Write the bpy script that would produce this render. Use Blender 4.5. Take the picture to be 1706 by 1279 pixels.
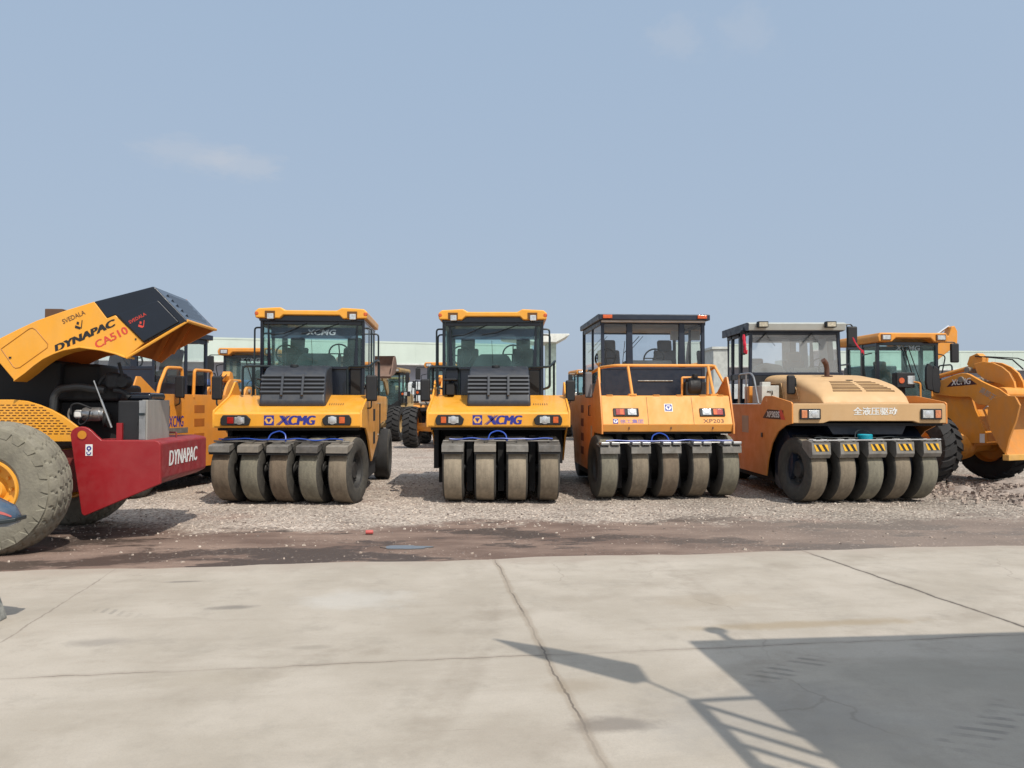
import bpy, bmesh, math, random
from math import sin, cos, tan, radians as R, pi, sqrt, atan2
from mathutils import Vector, Matrix, noise
random.seed(7)
for o in list(bpy.data.objects): bpy.data.objects.remove(o)
scene = bpy.context.scene
COL = scene.collection

# ------------------------------------------------------------------ camera
CAMH = 1.6
TILT = math.atan(32.5/1280)
cd = bpy.data.cameras.new('camera'); cam = bpy.data.objects.new('camera', cd); COL.objects.link(cam)
cd.sensor_width = 36; cd.lens = 36*1280/1706; cd.clip_end = 5000; cd.clip_start = .05
cam.location = (0, 0, CAMH); cam.rotation_euler = (pi/2 + TILT, 0, 0)
scene.camera = cam

# ------------------------------------------------------------------ sky, sun, exposure
SUN_AZ, SUN_EL = 32.0, 54.0            # azimuth: to the right of straight behind the camera
sd = Vector((sin(R(SUN_AZ))*cos(R(SUN_EL)), -cos(R(SUN_AZ))*cos(R(SUN_EL)), sin(R(SUN_EL))))
W = bpy.data.worlds.new('World'); scene.world = W; W.use_nodes = True
wn = W.node_tree; wn.nodes.clear()
def N(nt, typ, **kw):
    n = nt.nodes.new(typ)
    for k, v in kw.items():
        if k.startswith('i_'):
            key = k[2:]
            key = int(key) if key.isdigit() else key.replace('_', ' ')
            n.inputs[key].default_value = v
        else: setattr(n, k, v)
    return n
sky = N(wn, 'ShaderNodeTexSky', sky_type='NISHITA', sun_disc=False, sun_elevation=R(SUN_EL),
        sun_rotation=R(180-SUN_AZ), dust_density=3.5, air_density=1.2, ozone_density=1.2, altitude=30)
tc = N(wn, 'ShaderNodeTexCoord')
sep = N(wn, 'ShaderNodeSeparateXYZ'); wn.links.new(tc.outputs['Generated'], sep.inputs[0])
mr = N(wn, 'ShaderNodeMapRange', i_1=0.0, i_2=.55); wn.links.new(sep.outputs['Z'], mr.inputs[0])
cr = N(wn, 'ShaderNodeValToRGB')
cr.color_ramp.elements[0].color = (4.5, 5.4, 6.7, 1); cr.color_ramp.elements[1].color = (3.95, 5.2, 6.9, 1)
wn.links.new(mr.outputs[0], cr.inputs[0])
mx = N(wn, 'ShaderNodeMix', data_type='RGBA'); mx.inputs[0].default_value = .85
wn.links.new(sky.outputs[0], mx.inputs[6]); wn.links.new(cr.outputs[0], mx.inputs[7])
# hazy sun glow added to the sky behind the camera to lift shaded parts
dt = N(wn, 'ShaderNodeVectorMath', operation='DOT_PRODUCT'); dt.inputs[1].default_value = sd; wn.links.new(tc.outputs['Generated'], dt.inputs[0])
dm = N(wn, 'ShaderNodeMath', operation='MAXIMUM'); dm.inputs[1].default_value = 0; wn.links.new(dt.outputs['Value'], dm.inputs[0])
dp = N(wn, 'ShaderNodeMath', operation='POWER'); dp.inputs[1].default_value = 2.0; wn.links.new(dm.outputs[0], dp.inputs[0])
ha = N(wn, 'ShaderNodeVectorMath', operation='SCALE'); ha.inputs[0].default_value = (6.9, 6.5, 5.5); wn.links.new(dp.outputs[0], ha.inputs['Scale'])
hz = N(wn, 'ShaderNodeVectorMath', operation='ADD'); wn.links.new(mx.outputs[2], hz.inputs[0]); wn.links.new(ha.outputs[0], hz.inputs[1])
# faint thin clouds, each a soft patch in a direction of the sky broken up by noise
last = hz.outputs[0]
def cloud(d, size, amt, stretch):
    global last
    d = Vector(d).normalized()
    mp = N(wn, 'ShaderNodeVectorMath', operation='SUBTRACT'); mp.inputs[1].default_value = d
    wn.links.new(tc.outputs['Generated'], mp.inputs[0])
    sc = N(wn, 'ShaderNodeVectorMath', operation='MULTIPLY'); sc.inputs[1].default_value = (1/size, 1/size, stretch/size)
    wn.links.new(mp.outputs[0], sc.inputs[0])
    nz = N(wn, 'ShaderNodeTexNoise', i_Scale=1.4, i_Detail=5.0, i_Roughness=.6); wn.links.new(sc.outputs[0], nz.inputs['Vector'])
    ln = N(wn, 'ShaderNodeVectorMath', operation='LENGTH'); wn.links.new(sc.outputs[0], ln.inputs[0])
    a = N(wn, 'ShaderNodeMath', operation='MULTIPLY_ADD'); a.inputs[1].default_value = 1.8; a.inputs[2].default_value = -.9
    wn.links.new(nz.outputs[0], a.inputs[0])
    b = N(wn, 'ShaderNodeMath', operation='ADD'); wn.links.new(ln.outputs['Value'], b.inputs[0]); wn.links.new(a.outputs[0], b.inputs[1])
    m = N(wn, 'ShaderNodeMapRange', interpolation_type='SMOOTHSTEP', i_1=.25, i_2=1.15, i_3=amt, i_4=0.0); wn.links.new(b.outputs[0], m.inputs[0])
    k = N(wn, 'ShaderNodeMix', data_type='RGBA'); wn.links.new(m.outputs[0], k.inputs[0])
    wn.links.new(last, k.inputs[6]); k.inputs[7].default_value = (6.3, 6.3, 6.5, 1); last = k.outputs[2]
def pdir(u, v):
    xc = (u-853)/1280; yc = -(v-639.5)/1280
    return Vector((xc, cos(TILT)-yc*sin(TILT), sin(TILT)+yc*cos(TILT)))
cloud(pdir(318, 258), .06, .22, 2.8); cloud(pdir(405, 276), .05, .26, 2.4)
cloud(pdir(1125, 68), .04, .16, 1.5); cloud(pdir(1245, 55), .04, .13, 1.3)
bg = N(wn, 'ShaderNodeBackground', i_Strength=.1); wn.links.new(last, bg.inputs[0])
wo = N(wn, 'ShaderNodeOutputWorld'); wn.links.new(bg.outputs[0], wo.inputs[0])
sl = bpy.data.lights.new('sun', 'SUN'); sl.energy = 4.0; sl.angle = R(.5); sl.color = (1, .93, .82)
so = bpy.data.objects.new('sun', sl); COL.objects.link(so); so.location = (20, -30, 40)
so.rotation_euler = sd.to_track_quat('Z', 'Y').to_euler()
vs = scene.view_settings; vs.view_transform = 'Standard'; vs.look = 'None'; vs.exposure = 0; vs.gamma = 1; vs.use_curve_mapping = False

# ------------------------------------------------------------------ pixel helpers (layout of the site from the photograph)
def P(u, v, D):
    d = pdir(u, v); k = D/d.y
    return Vector((d.x*k, D, CAMH + d.z*k))
def gx(u, D): return (u-853)/1280*D
def on_y(loc, yaw, k, u, v):
    """pixel ray met with the local plane y = k of a thing at loc turned by yaw: gives local (x, z)"""
    c, s = cos(yaw), sin(yaw); d = pdir(u, v)
    ox, oy = -loc[0], -loc[1]
    o = (c*ox+s*oy, -s*ox+c*oy); dd = (c*d.x+s*d.y, -s*d.x+c*d.y)
    t = (k-o[1])/dd[1]
    return (o[0]+t*dd[0], CAMH+t*d.z-loc[2])
def on_x(loc, yaw, k, u, v):
    c, s = cos(yaw), sin(yaw); d = pdir(u, v)
    ox, oy = -loc[0], -loc[1]
    o = (c*ox+s*oy, -s*ox+c*oy); dd = (c*d.x+s*d.y, -s*d.x+c*d.y)
    t = (k-o[0])/dd[0]
    return (o[1]+t*dd[1], CAMH+t*d.z-loc[2])

# ------------------------------------------------------------------ materials
MATS = {}
def newmat(name):
    m = bpy.data.materials.new(name); m.use_nodes = True
    nt = m.node_tree; b = nt.nodes['Principled BSDF']
    return m, nt, b
def srgb(r, g, b):
    f = lambda c: (c/255/12.92 if c <= 10 else ((c/255+.055)/1.055)**2.4)
    return (f(r), f(g), f(b), 1)
def surf(name, col, rough=.5, metal=0, var=.25, vscale=3.0, bump=0.0, bscale=60.0, dust=0.0, dustcol=(.36, .29, .21, 1), coat=0.0, streak=1.0):
    """a procedural surface: base colour, large soft variation, dust patches, small bump"""
    if name in MATS: return MATS[name]
    m, nt, b = newmat(name); L = nt.links
    col = tuple(col[:3]) + (1,)
    t = N(nt, 'ShaderNodeTexCoord')
    mp = N(nt, 'ShaderNodeMapping'); mp.inputs['Scale'].default_value = (1, 1, streak); L.new(t.outputs['Object'], mp.inputs[0])
    n1 = N(nt, 'ShaderNodeTexNoise', i_Scale=vscale, i_Detail=6.0, i_Roughness=.62); L.new(mp.outputs[0], n1.inputs['Vector'])
    r1 = N(nt, 'ShaderNodeMapRange', i_1=.3, i_2=.7, i_3=1-var, i_4=1+var*.5); L.new(n1.outputs[0], r1.inputs[0])
    mul = N(nt, 'ShaderNodeVectorMath', operation='SCALE'); mul.inputs[0].default_value = col[:3]; L.new(r1.outputs[0], mul.inputs['Scale'])
    out = mul.outputs[0]
    if dust > 0:
        n2 = N(nt, 'ShaderNodeTexNoise', i_Scale=vscale*2.7, i_Detail=8.0, i_Roughness=.7); L.new(mp.outputs[0], n2.inputs['Vector'])
        r2 = N(nt, 'ShaderNodeMapRange', i_1=.42, i_2=.75, i_3=dust*.15, i_4=dust); L.new(n2.outputs[0], r2.inputs[0])
        k = N(nt, 'ShaderNodeMix', data_type='RGBA'); L.new(r2.outputs[0], k.inputs[0]); L.new(out, k.inputs[6]); k.inputs[7].default_value = dustcol
        out = k.outputs[2]
        rr = N(nt, 'ShaderNodeMapRange', i_1=.4, i_2=.7, i_3=rough, i_4=min(1, rough+.3)); L.new(n2.outputs[0], rr.inputs[0]); L.new(rr.outputs[0], b.inputs['Roughness'])
    else: b.inputs['Roughness'].default_value = rough
    L.new(out, b.inputs['Base Color']); b.inputs['Metallic'].default_value = metal
    if coat: b.inputs['Coat Weight'].default_value = coat; b.inputs['Coat Roughness'].default_value = .12
    if bump:
        n3 = N(nt, 'ShaderNodeTexNoise', i_Scale=bscale, i_Detail=4.0); L.new(t.outputs['Object'], n3.inputs['Vector'])
        bm_ = N(nt, 'ShaderNodeBump', i_Strength=bump, i_Distance=.02); L.new(n3.outputs[0], bm_.inputs['Height']); L.new(bm_.outputs[0], b.inputs['Normal'])
    MATS[name] = m; return m
def glass(name, tint, rough=.02, refl=1.0, film=0.0, filmcol=(.5, .6, .6, 1), even=False):
    if name in MATS: return MATS[name]
    m, nt, b = newmat(name); L = nt.links; nt.nodes.remove(b)
    tr = N(nt, 'ShaderNodeBsdfTransparent'); tr.inputs[0].default_value = tuple(tint)+(1,)
    gl = N(nt, 'ShaderNodeBsdfGlossy', i_Roughness=rough)
    fr = N(nt, 'ShaderNodeFresnel', i_IOR=1.5)
    mu = N(nt, 'ShaderNodeMath', operation='MULTIPLY'); mu.inputs[1].default_value = refl; L.new(fr.outputs[0], mu.inputs[0])
    mix = N(nt, 'ShaderNodeMixShader'); L.new(mu.outputs[0], mix.inputs[0]); L.new(tr.outputs[0], mix.inputs[1]); L.new(gl.outputs[0], mix.inputs[2])
    o = mix.outputs[0]
    if film:                                                   # diffuse film: dust, plus the pale veil of reflection painted as colour
        t = N(nt, 'ShaderNodeTexCoord'); nz = N(nt, 'ShaderNodeTexNoise', i_Scale=2.2, i_Detail=5.0); L.new(t.outputs['Object'], nz.inputs['Vector'])
        r_ = N(nt, 'ShaderNodeMapRange', i_1=.3, i_2=.75, i_3=film*(.85 if even else .3), i_4=film*(1.1 if even else 1.3)); L.new(nz.outputs[0], r_.inputs[0])
        df = N(nt, 'ShaderNodeBsdfDiffuse'); df.inputs[0].default_value = filmcol
        m2 = N(nt, 'ShaderNodeMixShader'); L.new(r_.outputs[0], m2.inputs[0]); L.new(o, m2.inputs[1]); L.new(df.outputs[0], m2.inputs[2]); o = m2.outputs[0]
    L.new(o, nt.nodes['Material Output'].inputs[0])
    MATS[name] = m; return m
M_YEL  = surf('yellow_paint', (.80, .352, .024), .36, var=.10, vscale=2.0, dust=.26, dustcol=(.50, .34, .15, 1), coat=.2, streak=.4)
M_ORG  = surf('orange_paint', (.78, .30, .03), .38, var=.1, vscale=1.8, dust=.2, coat=.2)
M_CLO  = surf('faded_orange_paint', (.76, .315, .055), .45, var=.10, vscale=2.0, dust=.32, dustcol=(.56, .36, .17, 1), streak=.4)
M_TAN  = surf('sunbleached_paint', (.53, .33, .155), .5, var=.10, vscale=2.0, dust=.4, dustcol=(.56, .40, .24, 1), streak=.45)
M_DSIDE= surf('orange_side_paint', (.66, .235, .04), .42, var=.1, vscale=1.5, dust=.2)
M_LOAD = surf('loader_yellow', (.70, .27, .025), .42, var=.15, vscale=2.4, dust=.42, dustcol=(.44, .27, .14, 1), streak=.6)
M_BUCK = surf('bucket_paint', (.55, .21, .025), .5, var=.2, vscale=2.6, dust=.5, dustcol=(.36, .22, .11, 1), streak=.3)
M_RED  = surf('red_paint', (.27, .008, .013), .38, var=.12, vscale=1.5, dust=.12, dustcol=(.35, .12, .1, 1), coat=.15)
M_RED2 = surf('red_paint_dusty', (.24, .012, .018), .5, var=.15, vscale=2.5, dust=.2, dustcol=(.38, .2, .18, 1))
M_BLK  = surf('black_paint', (.005, .008, .016), .20, var=.2, coat=.3)
M_BLKM = surf('black_matte', (.010, .011, .014), .55, var=.3, dust=.06, dustcol=(.07, .07, .07, 1))
M_NAVY = surf('dark_blue_grey_paint', (.010, .017, .034), .36, var=.15, dust=.06, dustcol=(.08, .09, .1, 1))
M_HOOD = surf('charcoal_hood', (.026, .032, .045), .38, var=.15, dust=.12, dustcol=(.16, .15, .13, 1))
M_CHAS = surf('chassis_black', (.008, .008, .009), .75, var=.3)
M_RAIL = surf('rail_black', (.014, .022, .026), .35, var=.2)
M_TREAD= surf('tyre_tread', (0.165, 0.135, 0.1), .93, var=.42, vscale=7, bump=.3, bscale=55, dust=.48, dustcol=(0.34, 0.285, 0.205, 1), streak=.3)
M_TREAD_B= surf('tyre_tread_B', (0.15, 0.115, 0.083), .93, var=.42, vscale=6, bump=.3, bscale=55, dust=.48, dustcol=(0.3, 0.235, 0.165, 1), streak=.3)
M_TREAD_C= surf('tyre_tread_C', (0.16, 0.148, 0.115), .93, var=.42, vscale=8, bump=.3, bscale=55, dust=.48, dustcol=(0.31, 0.285, 0.21, 1), streak=.3)
M_TREAD_P= surf('tyre_tread_P', (0.24, 0.2, 0.15), .93, var=.42, vscale=7, bump=.3, bscale=55, dust=.48, dustcol=(0.44, 0.375, 0.275, 1), streak=.3)
M_SIDE = surf('tyre_sidewall', (.036, .034, .031), .85, var=.3, vscale=5, bump=.2, bscale=40, dust=.4, dustcol=(.13, .115, .09, 1))
M_TDARK= surf('tyre_rubber_dark', (.022, .022, .024), .85, var=.3, vscale=6, bump=.2, dust=.2, dustcol=(.09, .085, .075, 1))
M_TBIG = surf('tyre_dusty_grey', (.19, .175, .14), .93, var=.35, vscale=4, bump=.3, bscale=30, dust=.55, dustcol=(.27, .25, .19, 1))
M_RIMB = surf('rim_black', (.02, .02, .022), .5, var=.3, dust=.3, dustcol=(.12, .11, .09, 1))
M_GALV = surf('worn_steel', (.23, .22, .205), .5, metal=.35, var=.4, vscale=8, dust=.5, dustcol=(.22, .19, .15, 1))
M_STEEL= surf('bare_steel', (.42, .42, .42), .35, metal=.8, var=.25, vscale=6)
M_ALU  = surf('radiator_aluminium', (.34, .33, .31), .5, metal=.3, var=.2, vscale=5, dust=.3, dustcol=(.35, .31, .26, 1), streak=.25)
M_CHRM = surf('chrome', (.8, .8, .8), .12, metal=1, var=.1)
M_REFL = surf('lamp_reflector', (.62, .63, .64), .28, metal=.6, var=.3, vscale=40)
M_WHT  = surf('white_decal', (.72, .72, .70), .5, var=.1, vscale=8)
M_BLUE = surf('blue_decal', (.022, .028, .25), .5, var=.1)
M_DRED = surf('red_decal', (.62, .06, .04), .5, var=.1)
M_DBLK = surf('black_decal', (.014, .013, .014), .5, var=.1)
M_DBRN = surf('brown_decal', (.12, .055, .03), .6, var=.1)
M_DGRY = surf('grey_decal', (.42, .36, .30), .6, var=.2)
M_LENS = surf('clear_lens', (.62, .64, .64), .12, metal=.45, var=.35, vscale=30, coat=.8)
M_AMB  = surf('amber_lens', (.60, .10, .012), .2, var=.3, vscale=25, coat=.7)
M_RLEN = surf('red_lens', (.33, .015, .012), .2, var=.3, vscale=25, coat=.7)
M_HOSE = surf('blue_hose', (.02, .07, .38), .4, var=.2)
M_TURQ = surf('turquoise_hose', (.01, .32, .42), .4, var=.2)
M_SEAT = surf('seat_fabric', (.035, .037, .04), .85, var=.2)
M_SEATG= surf('seat_grey', (.16, .165, .18), .85, var=.2)
M_STRY = surf('stripe_yellow', (.72, .40, .02), .5, var=.2, vscale=9)
M_GREYP= surf('grey_roof_paint', (.40, .43, .42), .5, var=.1, dust=.15)
M_BRN  = surf('rusty_brown', (.17, .10, .075), .8, var=.35, vscale=3, dust=.4, dustcol=(.25, .2, .16, 1))
M_OLDY = surf('muddy_yellow', (.34, .22, .08), .75, var=.35, vscale=2.5, dust=.6, dustcol=(.24, .2, .16, 1))
M_INNER= surf('hood_inside', (.50, .13, .012), .6, var=.15)
M_GLT = glass('teal_glass', (.76, .93, .90), film=.15, filmcol=(.32, .52, .52, 1))
M_GLC = glass('clear_glass', (.91, .94, .96), film=.07, filmcol=(.45, .5, .55, 1))
M_GLP = glass('dusty_veil_glass', (.92, .95, .95), film=.24, even=True, filmcol=(.80, .84, .85, 1), refl=1.6)  # strong pale film paints the reflection on this windscreen
M_GLD = glass('smoked_glass', (.30, .42, .42), film=.12, filmcol=(.2, .27, .27, 1))
M_RIBB = surf('red_ribbon', (.6, .02, .05), .6, var=.15)

# ------------------------------------------------------------------ mesh builder
class MB:
    def __init__(s): s.v = []; s.f = []; s.m = []
    def add(s, vs, fs, mi=0):
        b = len(s.v); s.v += [tuple(v) for v in vs]
        for f in fs: s.f.append([b+i for i in f]); s.m.append(mi)
        return s
    def box(s, x0, x1, y0, y1, z0, z1, mi=0, rot=None, c=None):
        vs = [Vector((x, y, z)) for x in (x0, x1) for y in (y0, y1) for z in (z0, z1)]
        if rot is not None:
            cc = Vector(c) if c else sum(vs, Vector())/8
            vs = [cc + rot @ (v-cc) for v in vs]
        return s.add(vs, [(0, 1, 3, 2), (4, 6, 7, 5), (0, 4, 5, 1), (2, 3, 7, 6), (0, 2, 6, 4), (1, 5, 7, 3)], mi)
    def prism(s, pts, ax, a, b, mi=0):
        n = len(pts); mk = {'x': lambda p, t: (t, p[0], p[1]), 'y': lambda p, t: (p[0], t, p[1]), 'z': lambda p, t: (p[0], p[1], t)}[ax]
        vs = [mk(p, a) for p in pts] + [mk(p, b) for p in pts]
        fs = [tuple(range(n))[::-1], tuple(range(n, 2*n))] + [(i, (i+1) % n, n+(i+1) % n, n+i) for i in range(n)]
        return s.add(vs, fs, mi)
    def tube(s, pts, r, n=8, mi=0, fillet=0.0):
        pts = [Vector(p) for p in pts]
        if fillet:
            q = [pts[0]]
            for i in range(1, len(pts)-1):
                a, b, c = pts[i-1], pts[i], pts[i+1]
                f = min(fillet, (a-b).length*.45, (c-b).length*.45)
                p0 = b+(a-b).normalized()*f; p1 = b+(c-b).normalized()*f
                for k in range(5):
                    t = k/4; q.append(p0*(1-t)**2+b*2*t*(1-t)+p1*t*t)
            q.append(pts[-1]); pts = q
        rings = []; up = None
        for i, p in enumerate(pts):
            d = (pts[min(i+1, len(pts)-1)]-pts[max(i-1, 0)]).normalized()
            if up is None:
                up = Vector((0, 0, 1)) if abs(d.z) < .9 else Vector((1, 0, 0))
            x = d.cross(up).normalized(); up = x.cross(d).normalized()
            rr = r[i] if isinstance(r, (list, tuple)) else r
            rings.append([p + rr*(x*cos(2*pi*k/n)+up*sin(2*pi*k/n)) for k in range(n)])
        return s.loft(rings, mi)
    def loft(s, rings, mi=0, cap=True, closed=True):
        n = len(rings[0]); vs = [v for r_ in rings for v in r_]; fs = []
        for i in range(len(rings)-1):
            for k in range(n if closed else n-1):
                k2 = (k+1) % n
                fs.append((i*n+k, i*n+k2, (i+1)*n+k2, (i+1)*n+k))
        if cap: fs += [tuple(range(n))[::-1], tuple(range((len(rings)-1)*n, len(rings)*n))]
        return s.add(vs, fs, mi)
    def lathe(s, prof, ax='x', c=(0, 0, 0), n=48, mi=0, mis=None, cap=False):
        """prof: (along, radius) points; material of each segment from mis"""
        b = len(s.v); m = len(prof)
        for k in range(n):
            t = 2*pi*k/n; ca, sa = cos(t), sin(t)
            for a, r in prof:
                if ax == 'x': v = (a, r*ca, r*sa)
                elif ax == 'y': v = (r*ca, a, r*sa)
                else: v = (r*ca, r*sa, a)
                s.v.append((v[0]+c[0], v[1]+c[1], v[2]+c[2]))
        for k in range(n):
            k2 = (k+1) % n
            for i in range(m-1):
                s.f.append([b+k*m+i, b+k2*m+i, b+k2*m+i+1, b+k*m+i+1]); s.m.append(mis[i] if mis else mi)
        for i in (0, m-1):
            if cap and prof[i][1] > 1e-4:
                s.f.append([b+k*m+i for k in range(n)]); s.m.append(mi)
        return s
    def cyl(s, ax, c, r, a, b, n=20, mi=0): return s.lathe([(a, r), (b, r)], ax, c, n, mi, None, True)
    def build(s, name, mats, parent=None, loc=None, rz=0, bevel=0, seg=2, sharp=35, label=None, rot=None):
        me = bpy.data.meshes.new(name); me.from_pydata(s.v, [], s.f)
        mats = mats if isinstance(mats, (list, tuple)) else [mats]
        for m in mats: me.materials.append(m)
        me.polygons.foreach_set('material_index', [min(i, len(mats)-1) for i in s.m])
        bm = bmesh.new(); bm.from_mesh(me)
        bmesh.ops.remove_doubles(bm, verts=bm.verts, dist=1e-5)
        bmesh.ops.recalc_face_normals(bm, faces=bm.faces); bm.to_mesh(me); bm.free()
        me.shade_smooth(); me.set_sharp_from_angle(angle=R(sharp)); me.update()
        o = bpy.data.objects.new(name, me); COL.objects.link(o)
        if parent is not None: o.parent = parent
        if loc is not None: o.location = loc
        if rot is not None: o.rotation_euler = rot
        else: o.rotation_euler = (0, 0, rz)
        if bevel:
            md = o.modifiers.new('bevel', 'BEVEL'); md.width = bevel; md.segments = seg; md.limit_method = 'ANGLE'; md.angle_limit = R(30)
            md.harden_normals = True
        if label: o['label'] = label
        return o
def thing(name, label, cat, loc=(0, 0, 0), rz=0, group=None):
    o = bpy.data.objects.new(name, None); COL.objects.link(o); o.empty_display_size = .3
    o.location = loc; o.rotation_euler = (0, 0, rz); o['label'] = label; o['category'] = cat
    if group: o['group'] = group
    return o
def tag(o, label, cat, group=None):
    o['label'] = label; o['category'] = cat
    if group: o['group'] = group
    return o
def struct(o): o['kind'] = 'structure'; return o
def copy_tree(o, parent=None):
    c = o.copy(); COL.objects.link(c); c.parent = parent
    for ch in o.children: copy_tree(ch, c)
    return c
def text_mesh(s, shear=0, offset=0.0, ext=.006):
    cu = bpy.data.curves.new('t', 'FONT'); cu.body = s; cu.shear = shear; cu.offset = offset; cu.extrude = ext; cu.resolution_u = 3
    o = bpy.data.objects.new('t', cu); COL.objects.link(o)
    dg = bpy.context.evaluated_depsgraph_get()
    me = bpy.data.meshes.new_from_object(o.evaluated_get(dg)); bpy.data.objects.remove(o); bpy.data.curves.remove(cu)
    return me
def lettering(s, mat, parent, loc, rot, width, height, shear=0, offset=0.0, name='lettering', thick=.002, bold=0.0):
    """letters fitted into width x height, their lower left corner at loc, lying in the plane turned by rot"""
    me = text_mesh(s, shear, offset)
    if bold:
        vs_ = [tuple(v.co) for v in me.vertices]; fs_ = [tuple(p.vertices) for p in me.polygons]; V, F_ = [], []
        for i, dx in enumerate((-bold, 0, bold)):
            b0 = len(V); V += [(x+dx, y, z+.0012*i*(1 if z > 0 else 0)) for x, y, z in vs_]; F_ += [tuple(b0+k for k in f) for f in fs_]
        me = bpy.data.meshes.new(name); me.from_pydata(V, [], F_)
    xs = [v.co.x for v in me.vertices]; ys = [v.co.y for v in me.vertices]; zs = [v.co.z for v in me.vertices]
    x0, y0 = min(xs), min(ys); kx = width/(max(xs)-x0); ky = height/(max(ys)-y0); kz = thick/max(1e-6, max(zs)-min(zs))
    for v in me.vertices: v.co = ((v.co.x-x0)*kx, (v.co.y-y0)*ky, v.co.z*kz)
    me.materials.clear(); me.materials.append(mat); me.name = name
    o = bpy.data.objects.new(name, me); COL.objects.link(o); o.parent = parent; o.location = loc
    o.rotation_euler = rot
    return o
def emblem(parent, loc, rot, size, blue=None, ground=None, name='emblem', border=False):
    """a blue square with a light hexagon and a blue triangle in it"""
    b = blue or M_BLUE; g = ground or M_WHT
    a = MB(); h = size/2
    if border: a.box(-h*1.22, h*1.22, -h*1.22, h*1.22, -.001, .0005, 1)
    a.box(-h, h, -h, h, 0, .002, 0)
    hexp = [(cos(R(60*k))*h*.88, sin(R(60*k))*h*.78) for k in range(6)]
    a.prism(hexp, 'z', .002, .004, 1)
    a.prism([(-h*.52, h*.36), (0, -h*.55), (h*.52, h*.36)], 'z', .004, .006, 0)
    a.box(-h*.30, h*.30, h*.44, h*.66, .0045, .006, 1)
    o = a.build(name, [b, g], parent, loc=loc, rot=rot)
    return o
FRONT = (pi/2, 0, 0)       # letters on a face looking to -y
RIGHT = (pi/2, 0, pi/2)    # on a face looking to +x
LEFT = (pi/2, 0, -pi/2)    # on a face looking to -x
# ------------------------------------------------------------------ ground
EDGE0 = Vector((gx(853, 7.93), 7.93, 0)); EA = math.atan(.131)       # edge of the concrete, turned 7.5 degrees
EX = Vector((cos(EA), sin(EA), 0)); EY = Vector((-sin(EA), cos(EA), 0))
def edge_coords(nt, t):
    """s along the edge, d away from it (towards the machines)"""
    L = nt.links
    g = N(nt, 'ShaderNodeNewGeometry')
    sub = N(nt, 'ShaderNodeVectorMath', operation='SUBTRACT'); sub.inputs[1].default_value = EDGE0; L.new(g.outputs['Position'], sub.inputs[0])
    a = N(nt, 'ShaderNodeVectorMath', operation='DOT_PRODUCT'); a.inputs[1].default_value = EX; L.new(sub.outputs[0], a.inputs[0])
    b = N(nt, 'ShaderNodeVectorMath', operation='DOT_PRODUCT'); b.inputs[1].default_value = EY; L.new(sub.outputs[0], b.inputs[0])
    return sub.outputs[0], a.outputs['Value'], b.outputs['Value']
def M1(nt, op, a, b=None, c=None):
    n = N(nt, 'ShaderNodeMath', operation=op)
    for i, x in enumerate((a, b, c)):
        if x is None: continue
        if isinstance(x, (int, float)): n.inputs[i].default_value = x
        else: nt.links.new(x, n.inputs[i])
    return n.outputs[0]
def mixc(nt, f, a, b):
    n = N(nt, 'ShaderNodeMix', data_type='RGBA')
    for i, x in ((0, f), (6, a), (7, b)):
        if isinstance(x, (int, float)): n.inputs[i].default_value = x
        elif isinstance(x, tuple): n.inputs[i].default_value = x if len(x) == 4 else x+(1,)
        else: nt.links.new(x, n.inputs[i])
    return n.outputs[2]
def ns(nt, vec, scale, detail=5.0, rough=.6):
    n = N(nt, 'ShaderNodeTexNoise', i_Scale=scale, i_Detail=detail, i_Roughness=rough); nt.links.new(vec, n.inputs['Vector']); return n.outputs[0]
def rng(nt, x, a, b, c=0.0, d=1.0, smooth=True):
    n = N(nt, 'ShaderNodeMapRange', interpolation_type='SMOOTHSTEP' if smooth else 'LINEAR', i_1=a, i_2=b, i_3=c, i_4=d); nt.links.new(x, n.inputs[0]); return n.outputs[0]

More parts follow.
